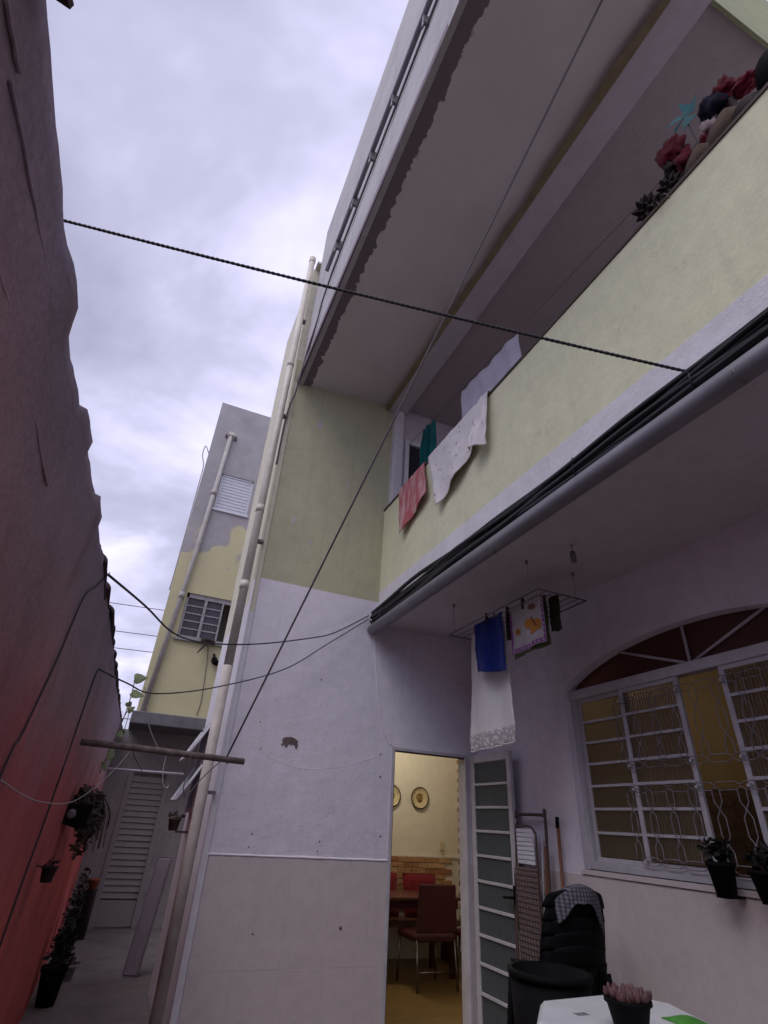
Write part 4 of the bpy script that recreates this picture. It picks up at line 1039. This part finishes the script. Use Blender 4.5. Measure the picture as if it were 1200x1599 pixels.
# plants and ornaments on the rail at the near end of the balcony
def rosette(c, r, mat, parent, n=40, seed=1):
    q = MB(); rnd = random.Random(seed); c = Vector(c)
    for k in range(n):
        ph = math.acos(1 - 2 * (k + .5) / n); th = k * 2.39996
        d = Vector((math.sin(ph) * math.cos(th), math.sin(ph) * math.sin(th), math.cos(ph)))
        a = d.orthogonal().normalized(); b_ = d.cross(a); s = r * .42 * rnd.uniform(.8, 1.2); o = c + d * r * .5
        q.add([o - a * s * .6, o + b_ * s * .6 + d * s * .3, o + a * s * .6, o - b_ * s * .6 + d * s * .3, o + d * s * 1.3], [(0, 1, 4), (1, 2, 4), (2, 3, 4), (3, 0, 4), (3, 2, 1, 0)])
    q.build('rosette', mat, parent)
    q = MB(); q.lathe(c, [(.0001, -r * .6), (r * .5, -r * .3), (r * .55, 0), (r * .5, r * .3), (.0001, r * .6)], 10); q.build('core', mat, parent)
t_ = thing('dry_plant', 'dark scaly dry plant with roots trailing over the balcony rail', 'plant', (2.12, 1.06, 4.70))
rosette((2.10, 1.08, 4.83), .095, M['darkplant'], t_)
q = MB(); q.tube(smooth_path([(2.10, 1.04, 4.72), (2.03, .99, 4.71), (2.01, .97, 4.62)]), .008, 5, r2=.003); q.tube(smooth_path([(2.10, 1.0, 4.72), (2.03, .95, 4.71), (2.0, .91, 4.64), (1.99, .90, 4.57)]), .008, 5, r2=.003); q.tube(smooth_path([(2.08, 1.02, 4.72), (2.02, 1.01, 4.72), (2.0, 1.0, 4.66)]), .007, 5, r2=.002); q.build('root', M['leaf_dry'], t_)
t_ = thing('dry_plant', 'smaller dark brown scaly plant on the rail under the red cloth flower', 'plant', (2.13, .9, 4.70))
rosette((2.12, .93, 4.85), .08, M['darkplant'], t_, seed=4)
def crumple(c, r, mat, label, cat, name, seed, parent=None, pname='cloth'):
    def fn(u, v):
        th = 2 * math.pi * u; ph = math.pi * min(max(v, .001), .999)
        d = Vector((math.sin(ph) * math.cos(th), math.sin(ph) * math.sin(th), math.cos(ph)))
        k = 1 + .55 * noise.noise(d * 1.6 + Vector((seed, 0, 0))) + .3 * noise.noise(d * 4 + Vector((0, seed, 0)))
        return Vector(c) + Vector((d.x * r[0], d.y * r[1], d.z * r[2])) * k
    q = MB(); q.grid(fn, 26, 18)
    if parent: return q.build(pname, mat, parent)
    return top(q, name, mat, label, cat, (c[0], c[1], 4.70))
def stick(mb, c): mb.tube([(c[0], c[1], 4.70), c], .008, 6)
t_ = thing('red_flower', 'crumpled crimson cloth flower standing above the round basket on the balcony rail', 'ornament', (2.16, .86, 4.70))
crumple((2.16, .86, 5.16), (.07, .075, .11), M['redcloth'], '', '', '', 1.3, t_); crumple((2.17, .83, 5.00), (.055, .06, .12), M['redcloth'], '', '', '', 2.3, t_); crumple((2.15, .91, 5.05), (.04, .035, .06), M['darkplant'], '', '', '', 6.3, t_, 'dark_petal')
q = MB(); q.tube([(2.16, .85, 4.70), (2.16, .86, 5.0)], .012, 6); q.build('stem', M['darkplant'], t_)
def basket(c, r, label, ax):
    t_ = thing('round_basket', label, 'basket', (2.13, c[1], 4.70))
    ax = tuple(-v_ for v_ in ax)
    q = MB(); q.lathe(c, [(.0001, -.03), (r * .8, -.025), (r, .04), (r * .93, .045), (r * .75, -.01), (.0001, -.015)], 24, ax); q.build('bowl', M['basket'], t_)
    q = MB(); n_ = 24; a = Vector(ax).normalized(); t0 = a.orthogonal().normalized(); b_ = a.cross(t0)
    q.tube([Vector(c) + a * .045 + (t0 * math.cos(i * 2 * math.pi / n_) + b_ * math.sin(i * 2 * math.pi / n_)) * r * .97 for i in range(n_ + 1)], .007, 5, cap=False); q.build('rim', M['palerim'], t_)
basket((2.12, .76, 4.83), .10, 'round brown basket tilted on the balcony rail beside the red cloth flower', (-.9, .3, .2))
basket((2.12, .60, 4.86), .12, 'larger round brown basket tilted on the balcony rail under the navy ornament', (-.9, .3, .2))
t_ = thing('pinwheel', 'pale turquoise pinwheel ornament rising above the balcony rail', 'ornament', (2.2, .74, 4.70))
q = MB(); q.tube([(2.2, .74, 4.70), (2.2, .74, 5.42)], .006, 6); q.build('stem', M['greywire'], t_)
cpt = Vector((2.19, .74, 5.40))
for a in (20, 95, 170, 245, 310):
    u_ = Vector((0, math.cos(R(a)), math.sin(R(a)))); w_ = Vector((0, math.cos(R(a + 50)), math.sin(R(a + 50)))); l_ = .12 if a != 245 else .17
    q = MB(); q.prism([cpt, cpt + u_ * l_ + Vector((-.03, 0, 0)), cpt + w_ * l_ * .6], (.003, 0, 0)); q.build('blade', M['turq'] if a != 310 else M['teal'], t_)
t_ = thing('navy_doll', 'dark navy cloth ornament with a pale collar standing behind the baskets', 'ornament', (2.22, .62, 4.70))
crumple((2.22, .60, 5.22), (.07, .08, .10), M['navy'], '', '', '', 3.7, t_); crumple((2.20, .66, 5.08), (.045, .05, .07), M['pinkpale'], '', '', '', 4.4, t_, 'collar'); crumple((2.19, .70, 5.02), (.03, .03, .05), M['redcloth'], '', '', '', 5.2, t_, 'bow')
q = MB(); q.tube([(2.22, .62, 4.70), (2.22, .62, 5.15)], .03, 8); q.build('body', M['navy'], t_)
t_ = thing('red_flower', 'crimson cloth flower with a drooping petal beside the black round pot on the balcony', 'ornament', (2.22, .52, 4.70))
crumple((2.22, .52, 5.26), (.06, .06, .09), M['redcloth'], '', '', '', 7.7, t_); crumple((2.24, .44, 5.17), (.05, .08, .04), M['redcloth'], '', '', '', 8.4, t_)
q = MB(); q.tube([(2.22, .52, 4.70), (2.22, .52, 5.2)], .02, 6); q.build('stem', M['darkplant'], t_)
q = MB(); q.lathe((2.16, .46, 4.70), [(.0001, 0), (.08, 0), (.10, .10), (.07, .16), (.0001, .16)], 18); top(q, 'dark_pot', M['darkplant'], 'dark squat pot on the balcony rail between the basket and the black round pot', 'plant pot', (2.16, .46, 4.70))
q = MB(); q.lathe((2.16, .28, 4.70), [(.0001, 0), (.06, 0), (.115, .09), (.12, .16), (.10, .25), (.05, .29), (.0001, .29)], 20); top(q, 'round_pot', M['blackplastic'], 'black round pot on the balcony rail at the top right of the picture', 'plant pot', (2.16, .28, 4.70))

# ================================================================== PORCH: drying rack and laundry
rk = thing('drying_rack', 'grey wire clothes rack hung under the porch ceiling', 'clothes rack', (2.65, 3.5, 3.27))
RX0, RX1, RY0, RY1, RZ = 2.43, 2.88, 2.86, 4.16, 3.0
q = MB(); q.tube([(RX0, RY0, RZ), (RX1, RY0, RZ), (RX1, RY1, RZ), (RX0, RY1, RZ), (RX0, RY0, RZ)], .007, 6); q.build('frame', M['greymetal'], rk)
for i in range(1, 6):
    x = RX0 + (RX1 - RX0) * i / 6; q = MB(); q.tube([(x, RY0, RZ), (x, RY1, RZ)], .004, 5); q.build('rod', M['greymetal'], rk)
for (x, y) in ((RX0, RY0 + .1), (RX1, RY0 + .1), (RX0, RY1 - .1), (RX1, RY1 - .1)):
    q = MB(); q.tube([(x, y, RZ), (x + .0, y, 3.27)], .003, 5); q.build('cord', M['string'], rk)
    q = MB(); q.lathe((x, y, 3.268), [(.0001, -.03), (.008, -.03), (.012, 0)], 8); q.build('hook', M['greymetal'], rk)
def hung(name, label, cat, mat, x, ya, yb, zt, za, zb_, waves, amp, seed, flare=0.0, part_of=None, solid=.004, n=(30, 30)):
    def fn(u, v):
        y = ya + (yb - ya) * u; zb2 = za + (zb_ - za) * u
        z = zt + (zb2 - zt) * v
        y -= (u - .5) * flare * v
        xx = x + amp * (.2 + .8 * v) * math.sin(u * waves * 6.28 + seed + .5 * math.sin(v * 2.5)) + amp * .7 * noise.noise(Vector((u * 3 + seed, v * 2, 0))) + .006 * noise.noise(Vector((u * 9 + seed, v * 5, 1))) + .0035 * noise.noise(Vector((u * 22, v * 13 + seed, 2)))
        z += .012 * noise.noise(Vector((u * 3, seed, 0))) * v
        return Vector((xx, y, z))
    q = MB(); q.grid(fn, *n)
    if part_of: return q.build(name, mat, part_of, solid=solid), fn
    return top(q, name, mat, label, cat, (x, (ya + yb) / 2, zt), solid=solid), fn
# long white towel with lace hem
wt, fnw = hung('long_towel', 'long white towel with grey lace hem hanging lowest from the rack', 'towel', M['whitecloth'], 2.61, 4.06, 3.54, RZ + .012, 2.12, 2.14, 1.6, .020, .4, flare=.16)
q = MB()
def fl(u, v):
    p = fnw(u, 1.0); p2 = fnw(u, .97); d = (p - p2).normalized()
    return p + Vector((-.004, 0, 0)) + Vector((0, (u - .5) * .02 * v, -.10 * v - .008 * abs(math.sin(u * 22)) * v)) + Vector((0, 0, .02 * (1 - v)))
q.grid(fl, 44, 5); lc = q.build('lace_hem', M['lace'], wt, solid=.003)
q = MB(); q.tube([fl(i / 24, 1.0) for i in range(25)], .006, 5); q.build('hem_piping', M['whitecloth'], wt)
hung('blue_towel', 'royal blue towel pegged on the rack in front of the long white towel', 'towel', M['blue'], 2.50, 3.83, 3.41, RZ + .012, 2.60, 2.53, 1.3, .014, 1.4)
# printed kitchen towel with purple dotted border and orange butterfly
KX, KA, KB = 2.545, 3.375, 2.955
kt, fnk = hung('kitchen_towel', 'white kitchen towel printed with an orange butterfly and purple dotted border', 'towel', M['ktowel'], KX, KA, KB, RZ + .012, 2.645, 2.655, .9, .010, .2)
def onk(u, v, d=-.0045): return fnk(u, v) + Vector((d, 0, 0))
def strip(u0, u1, v0, v1, mat, nm, n=(14, 2), d=-.0045):
    q = MB(); q.grid(lambda u, v: onk(u0 + (u1 - u0) * u, v0 + (v1 - v0) * v, d), *n); return q.build(nm, mat, kt)
strip(0, 1, .90, .985, M['purple'], 'purple_border'); strip(0, .055, .05, .90, M['purple'], 'purple_border', (2, 14)); strip(.945, 1, .0, .90, M['purple'], 'purple_border', (2, 14))
def disc(u, v, ru, rv, mat, nm, d=-.0065, n=12, rot=0):
    q = MB(); pts = []
    for k in range(n):
        a = 2 * math.pi * k / n; du, dv = ru * math.cos(a), rv * math.sin(a)
        pts.append(onk(u + du * math.cos(rot) - dv * math.sin(rot), v + du * math.sin(rot) + dv * math.cos(rot), d))
    q.add(pts + [onk(u, v, d - .0004)], [(k, (k + 1) % n, n) for k in range(n)]); return q.build(nm, mat, kt)
for i in range(9): disc(.06 + i * .11, .943, .026, .024, M['ktowel'], 'border_dot', n=8)
for i in range(8): disc(.972, .08 + i * .105, .016, .020, M['ktowel'], 'border_dot', n=8)
disc(.60, .50, .15, .10, M['orange'], 'butterfly_wing', rot=.5); disc(.80, .58, .11, .13, M['orange'], 'butterfly_wing', rot=-.3); disc(.70, .66, .07, .10, M['orange'], 'butterfly_wing', rot=.9)
disc(.72, .50, .022, .16, M['brownprint'], 'butterfly_body', d=-.008, rot=-.5); disc(.70, .16, .12, .06, M['brownprint'], 'flower_print', rot=.3); disc(.22, .56, .085, .07, M['orange'], 'flower_print'); disc(.22, .56, .04, .035, M['brownprint'], 'flower_centre', d=-.008)
disc(.55, .70, .05, .05, M['lavcloth'], 'flower_print')
hung('green_backing_cloth', 'olive green cloth peeping out below the butterfly kitchen towel', 'cloth', M['greencloth'], KX + .018, KA - .005, KB - .012, RZ + .012, 2.615, 2.63, .7, .012, 2.2)
hung('dark_cloth', 'narrow dark olive cloth on the rack at the right of the butterfly towel', 'cloth', M['darkolive'], 2.63, 2.99, 2.88, RZ + .012, 2.74, 2.74, 1, .012, 3.0)
hung('brown_sock', 'narrow dark brown sock hung between the blue towel and the butterfly towel', 'sock', M['browncloth'], 2.56, 3.44, 3.37, RZ + .012, 2.78, 2.78, .5, .010, 3.9)
pg = [(2.497, 3.63, 'dark wooden clothespin holding the blue towel'), (2.543, 3.19, 'dark clothespin holding the butterfly kitchen towel'), (2.555, 3.41, 'dark clothespin holding the narrow brown sock')]
for x, y, lb in pg:
    q = MB(); q.obox((x - .008, y, RZ + .015), (.004, 0, 0), (0, .009, 0), (0, 0, .045)); q.obox((x + .008, y, RZ + .015), (.004, 0, 0), (0, .009, 0), (0, 0, .045))
    top(q, 'clothespin', M['browncloth'], lb, 'clothespin', (x, y, RZ), 'clothespins on the rack')
# bare lamp holder under the ceiling
t_ = thing('lamp_holder', 'bare grey lamp holder hanging under the porch ceiling', 'lamp holder', (2.52, 2.56, 3.27))
q = MB(); q.lathe((2.52, 2.56, 3.27), [(.0001, -.012), (.045, -.010), (.05, 0)], 16); q.build('rose', M['soffit'], t_)
q = MB(); q.tube([(2.52, 2.56, 3.26), (2.52, 2.56, 3.2)], .004, 5); q.build('wire', M['greywire'], t_)
q = MB(); q.lathe((2.52, 2.56, 3.2), [(.0001, 0), (.018, -.005), (.022, -.03), (.020, -.085), (.0001, -.085)], 14); q.build('socket', M['greymetal'], t_)

# ================================================================== PORCH: furniture against the wall
# folded metal chair frame leaning
fc = thing('folding_chair', 'folded steel frame garden chair with white slats leaning behind the open door', 'folding chair', (3.15, 4.1, 0))
q = MB(); q.tube(smooth_path([(3.08, 4.34, 0.02), (3.15, 4.32, 1.50), (3.155, 4.30, 1.565), (3.157, 4.25, 1.585), (3.157, 3.98, 1.585), (3.155, 3.93, 1.57), (3.15, 3.91, 1.50), (3.08, 3.90, .02)], 4), .012, 8); q.build('frame', M['rust'], fc)
q = MB(); q.tube(smooth_path([(3.06, 4.28, .3), (3.12, 4.27, 1.42), (3.125, 4.24, 1.49), (3.125, 4.20, 1.50), (3.125, 4.08, 1.50), (3.12, 4.02, 1.46), (3.115, 4.0, 1.38), (3.08, 3.99, .7)], 4), .008, 8); q.build('inner_frame', M['rust'], fc)
for i in range(8):
    z = 1.24 + i * .031
    q = MB(); q.box(3.118, 3.128, 4.04, 4.26, z, z + .026); q.build('slat', M['shutter'], fc)
q = MB(); q.box(3.10, 3.112, 3.99, 4.28, .55, 1.215); q.build('mesh_panel', M['patch'], fc)
q = MB()
for i in range(9): q.tube([(3.097, 4.0 + i * .034, .56), (3.097, 4.0 + i * .034, 1.21)], .002, 4)
for i in range(19): q.tube([(3.095, 3.99, .57 + i * .035), (3.095, 4.28, .57 + i * .035)], .002, 4)
q.build('mesh_wire', M['rust'], fc)
# broom handle
t_ = thing('broom', 'broom with reddish wooden handle standing upside against the porch wall', 'broom', (3.16, 3.83, 0))
q = MB(); q.tube([(3.165, 3.83, .12), (3.195, 3.82, 1.50)], .013, 8); q.build('handle', M['broomwood'], t_)
q = MB(); q.tube([(3.19, 3.82, 1.50), (3.197, 3.821, 1.575)], .0145, 8); q.build('handle_cap', M['blackplastic'], t_)
q = MB(); q.box(3.12, 3.215, 3.75, 3.90, .0, .12); q.build('bristles', M['darkplant'], t_)
q = MB(); q.tube([(3.07, 4.0, .15), (3.20, 4.03, 1.45)], .007, 6); top(q, 'thin_stick', M['whitemetal'], 'thin white stick leaning across the folded chair', 'stick', (3.07, 4.0, .15))
q = MB(); q.obox((3.14, 3.95, .95), (.006, 0, 0), (0, .02, 0), (.03, 0, .42)); top(q, 'wooden_slat', M['broomwood'], 'short brown wooden slat leaning on the folded chair beside the broom', 'wooden slat', (3.11, 3.95, .53))
# stacked black plastic chairs
def monobloc(ox, oy, oz, ang, label, grp):
    t_ = thing('plastic_chair', label, 'chair', (ox, oy, oz), grp)
    t_.rotation_euler = (0, 0, ang)
    def bld(mb, name, **k):
        me_o = mb.build(name, M['blackplastic'], None, **k); me_o.parent = t_; return me_o
    # local: x right, y forward (front), z up
    def bk(u, v):
        x = (u - .5) * (.52 - .13 * v ** 3); z = .42 + .46 * v
        if v > .8: z = .42 + .46 * (.8 + (v - .8) * (1 - 1.6 * (u - .5) ** 2))
        y = -.22 - .13 * v + .35 * (u - .5) ** 2
        return Vector((x, y, z))
    # back with vertical slots
    for j in range(5):
        q = MB(); q.grid(lambda u, v, j=j: bk(.04 + j * .19 + u * .15, .12 + v * .66), 3, 8); bld(q, 'back_slat', solid=.008)
    q = MB(); q.grid(lambda u, v: bk(u, .76 + .24 * v), 14, 4); bld(q, 'backrest', solid=.012)
    q = MB(); q.grid(lambda u, v: bk(u, .0 + .13 * v), 14, 2); bld(q, 'back_base', solid=.010)
    q = MB(); q.grid(lambda u, v: Vector(((u - .5) * .44, -.22 + v * .44, .42 - .02 * math.sin(u * math.pi) + (.015 * (v ** 2)))), 10, 8); bld(q, 'seat', solid=.014)
    for s in (-1, 1):
        q = MB(); q.tube([(s * .225, .20, .41), (s * .235, .23, .0)], .024, 6, r2=.018); bld(q, 'leg')
        q = MB(); q.tube([(s * .20, -.22, .44), (s * .22, -.30, .0)], .026, 6, r2=.018); bld(q, 'leg')
    return t_
ang = R(-6)
labs = ['bottom black plastic chair of the stack beside the window wall', 'second black plastic chair from the bottom of the stack', 'third black plastic chair from the bottom of the stack', 'fourth black plastic chair in the stack, just under the top one', 'top black plastic chair of the stack, under the checked cloth']
for i, lb in enumerate(labs):
    monobloc(2.86, 3.60 - .012 * i, .085 * i * .85 , ang, lb, 'stacked black plastic chairs')
# checked cloth over the back of the top chair
A = Matrix.Rotation(ang, 3, 'Z')
def chairpt(p): return A @ Vector(p) + Vector((2.86, 3.552, .289))
def fn(u, v):
    s = (u - .5)
    drop = .085 + .22 * abs(s) ** 1.3 + .07 * s + .012 * math.sin(u * 17)
    if v < .5: k = v / .5; p = Vector((s * .33, -.37 - .012 * (1 - k), .90 - drop * (1 - k)))
    else: k = (v - .5) / .5; p = Vector((s * .33, -.325 + .02 * k, .90 - .12 * k))
    p.y += .35 * s * s + .008 * noise.noise(Vector((u * 6, v * 6, 2)))
    p.z -= .28 * s * s
    return chairpt(p)
q = MB(); q.grid(fn, 24, 24); top(q, 'checked_cloth', M['check'], 'grey checked cloth draped over the top of the black chair stack', 'cloth', chairpt((0, -.37, .89)), solid=.006)
# black bin left of the chairs
t_ = thing('black_bin', 'black plastic tub standing in front of the open door beside the chair stack', 'tub', (2.37, 3.02, 0))
q = MB(); q.lathe((2.37, 3.02, 0), [(.0001, 0), (.18, 0), (.21, .82), (.20, .82), (.175, .1), (.0001, .1)], 28); q.build('body', M['blackplastic'], t_)
q = MB(); q.lathe((2.37, 3.02, .82), [(.200, -.03), (.222, -.028), (.224, 0), (.200, .002)], 28); q.build('rim', M['blackplastic'], t_)

# ================================================================== white cooler box with pot, bottom right
CX = thing('cooler_box', 'white plastic box with a chamfered lid below the black chair stack', 'box', (2.15, 2.4, 0))
def quadbox(mb, p, z0, z1):
    mb.prism([(x, y, z0) for x, y in p], (0, 0, z1 - z0))
ct_ = [(1.78, 2.38), (1.99, 2.62), (2.50, 2.66), (2.62, 2.46), (2.50, 2.05), (1.70, 1.85)]
q = MB(); quadbox(q, [(1.82, 2.37), (2.01, 2.58), (2.47, 2.62), (2.58, 2.45), (2.46, 2.09), (1.74, 1.90)], 0, .71); q.build('body', M['cooler'], CX, bevel=.012)
q = MB(); quadbox(q, ct_, .71, .80); q.build('lid', M['cooler'], CX, bevel=.018)
q = MB()
for i in range(3): q.box(2.005 + i * .022, 2.022 + i * .022, 2.385, 2.42, .800, .8012)
q.build('printed_mark', M['sticker'], CX)
q = MB(); q.box(1.77, 1.80, 2.30, 2.36, .66, .74); q.build('latch', M['cooler'], CX, bevel=.005)
sp = thing('succulent_pot', 'black pot of reddish succulents standing on the white box', 'potted plant', (2.08, 2.17, .80))
q = MB(); q.lathe((2.08, 2.17, .801), potprof(.085, .10), 22); q.build('pot', M['blackplastic'], sp)
q = MB(); rnd = random.Random(21)
for k in range(70):
    a, r_ = rnd.uniform(0, 6.28), .075 * math.sqrt(rnd.random()); p = Vector((2.08 + r_ * math.cos(a), 2.17 + r_ * math.sin(a), .88 + rnd.uniform(0, .015)))
    q.lathe(p, [(.0001, 0), (.009, .01), (.012, .025), (.006, .042), (.0001, .048)], 6, (r_ * 4 * math.cos(a) + rnd.uniform(-.4, .4), r_ * 4 * math.sin(a) + rnd.uniform(-.4, .4), 1))
q.build('succulent', M['succulent'], sp)
q = MB(); q.grid(lambda u, v: Vector((2.36 + .14 * u, 2.12 + .16 * v, .802 + .02 * math.sin(u * 3.14) * math.sin(v * 3.14))), 8, 8)
top(q, 'green_dish', M['greenplastic'], 'green plastic leaf shaped scrap lying on the white box', 'plastic scrap', (2.43, 2.2, .80), solid=.004)
# pots on the window sill
def sillpot(y, r_, h, lm, lb, seed, fr):
    t_ = thing('sill_pot', lb, 'potted plant', (3.16, y, ZB - .03))
    q = MB(); q.box(3.08, 3.215, y - r_ * .5, y + r_ * .5, ZB - .042, ZB - .03); q.build('bracket_shelf', M['blackplastic'], t_)
    q = MB(); q.lathe((3.12, y, ZB - .029), potprof(r_, h), 18); q.build('pot', M['blackplastic'], t_)
    q = MB(); foliage(q, (3.12, y, ZB + h + fr[2] * .5), fr, 110, .05, seed); q.build('foliage', M[lm], t_)
sillpot(2.42, .07, .15, 'leaf_dark', 'black pot with dark spiky leaves on the arched window sill, left of the two', 3, (.06, .07, .05))
sillpot(2.16, .085, .13, 'leaf_dark', 'wide black pot with leafy plant on the arched window sill, right of the two', 5, (.08, .09, .05))

# ================================================================== KITCHEN FURNITURE
tb = thing('dining_table', 'polished brown dining table inside the lit kitchen doorway', 'table', (3.3, 6.65, .05))
q = MB(); q.box(2.35, 3.95, 6.45, 7.08, .74, .775); q.build('tabletop', M['tabletop'], tb, bevel=.006)
q = MB(); q.box(2.42, 3.88, 6.5, 7.03, .66, .74); q.build('apron', M['redvinyl'], tb)
for x in (2.45, 3.82):
    for y in (6.53, 7.0):
        q = MB(); q.box(x - .03, x + .03, y - .03, y + .03, .05, .66); q.build('leg', M['redvinyl'], tb)
bn = thing('bench', 'brown wooden wall bench behind the dining table', 'bench', (3.4, 7.3, .05))
q = MB(); q.box(2.3, 4.3, 7.08, 7.47, .42, .48); q.build('seat', M['tabletop'], bn)
for x in (2.4, 4.2):
    q = MB(); q.box(x - .03, x + .03, 7.12, 7.42, .05, .42); q.build('leg', M['redvinyl'], bn)
def cushion(x0, x1, lb):
    def fn(u, v):
        a, c_ = 2 * u - 1, 2 * v - 1
        return a, c_
    q = MB()
    for s in (-1, 1):
        q.grid(lambda u, v, s=s: Vector(((x0 + x1) / 2 + (2 * u - 1) * (x1 - x0) / 2, 7.36 + .05 * ((2 * v - 1)) + s * .055 * max(0, (1 - (2 * u - 1) ** 6) * (1 - (2 * v - 1) ** 6)) ** .5, .485 + .44 * v)), 12, 10)
    top(q, 'cushion', M['cushion'], lb, 'cushion', ((x0 + x1) / 2, 7.36, .48), 'red cushions on the bench')
cushion(3.60, 4.08, 'red cushion on the kitchen bench under the wall plate, right of the two'); cushion(3.04, 3.52, 'red cushion on the kitchen bench cut off by the door jamb, left of the two')
def dchair(x, y, ang, lb):
    t_ = thing('dining_chair', lb, 'chair', (x, y, .05), 'dining chairs'); t_.rotation_euler = (0, 0, ang)
    def bld(mb, nm, mt_, **k):
        o = mb.build(nm, mt_, None, **k); o.parent = t_; return o
    q = MB(); q.prism([(-.24, -.23, .46), (.24, -.23, .46), (.22, -.26, .88), (-.22, -.26, .88)], (0, .035, 0)); bld(q, 'backrest', M['redvinyl'], bevel=.012)
    q = MB(); q.box(-.24, .24, -.20, .24, .38, .45); bld(q, 'seat', M['redvinyl'], bevel=.02)
    for sx in (-1, 1):
        q = MB(); q.tube([(sx * .22, -.20, .40), (sx * .23, -.24, .0)], .012, 6); bld(q, 'leg', M['chrome'])
        q = MB(); q.tube([(sx * .22, .20, .40), (sx * .23, .23, .0)], .012, 6); bld(q, 'leg', M['chrome'])
    q = MB(); q.tube([(-.225, -.22, .15), (.225, -.22, .15)], .008, 6); bld(q, 'stretcher', M['chrome'])
dchair(3.37, 6.30, 0, 'dark red vinyl dining chair with its back to the doorway')
dchair(3.98, 6.15, R(75), 'dark red dining chair at the table end, half hidden by the right door jamb')
q = MB(); q.lathe((3.55, 6.62, .775), [(.0001, 0), (.03, 0), (.035, .06), (.03, .06), (.025, .006), (.0001, .006)], 14); top(q, 'glass_cup', M['chrome'], 'small shiny cup on the dining table glinting above the chair back', 'cup', (3.55, 6.62, .775))
def plate(x, lb):
    t_ = thing('wall_plate', lb, 'plate', (x, 7.5, 1.75), 'painted plates on the kitchen wall')
    q = MB(); q.lathe((x, 7.499, 1.80), [(.0001, .012), (.09, .012), (.11, .018), (.125, .028), (.14, .030), (.14, .022), (.10, 0), (.0001, 0)], 32, (0, -1, 0)); q.build('rim', M['platedark'], t_)
    q = MB(); q.lathe((x, 7.499, 1.80), [(.0001, .0135), (.088, .0135), (.108, .0195), (.122, .0285)], 32, (0, -1, 0)); q.build('glaze', M['plate'], t_)
    q = MB(); q.prism([(x + .05 * math.cos(a_), 7.4845, 1.81 + .05 * math.sin(a_)) for a_ in [math.pi * i / 12 for i in range(13)]], (0, .001, 0)); q.box(x - .06, x + .06, 7.4835, 7.4845, 1.79, 1.805); q.prism([(x + .045 * math.cos(a_), 7.4845, 1.785 + .045 * math.sin(a_)) for a_ in [math.pi + math.pi * i / 12 for i in range(13)]], (0, .001, 0)); q.build('motif', M['platemotif'], t_)
    for k in range(18):
        a = k * 2 * math.pi / 18; q = MB(); q.lathe((x + .105 * math.cos(a), 7.479, 1.80 + .105 * math.sin(a)), [(.0001, .002), (.008, .0)], 6, (0, -1, 0)); q.build('rim_mark', M['platemotif'], t_)
plate(3.87, 'round gold painted plate on the kitchen wall, whole and in full view'); plate(3.43, 'round gold painted plate on the kitchen wall, cut off by the door jamb')

# dark cabinet in the room behind the window
cbn = thing('cabinet', 'tall dark wooden cabinet standing in the room behind the arched window', 'cabinet', (5.05, 3.75, .04))
q = MB(); q.box(4.82, 5.29, 3.05, 4.45, .10, 1.88); q.build('body', M['wood'], cbn, bevel=.006)
q = MB(); q.box(4.86, 5.28, 3.08, 4.42, .04, .10); q.build('plinth', M['wood'], cbn)
for y0 in (3.07, 3.76):
    q = MB(); q.box(4.80, 4.82, y0, y0 + .67, .14, 1.84); d_ = q.build('door', M['wood'], cbn, bevel=.006)
    q = MB(); q.lathe((4.80, y0 + (.60 if y0 < 3.5 else .07), 1.0), [(.0001, .03), (.014, .028), (.008, 0)], 10, (-1, 0, 0)); q.build('knob', M['chrome'], d_)
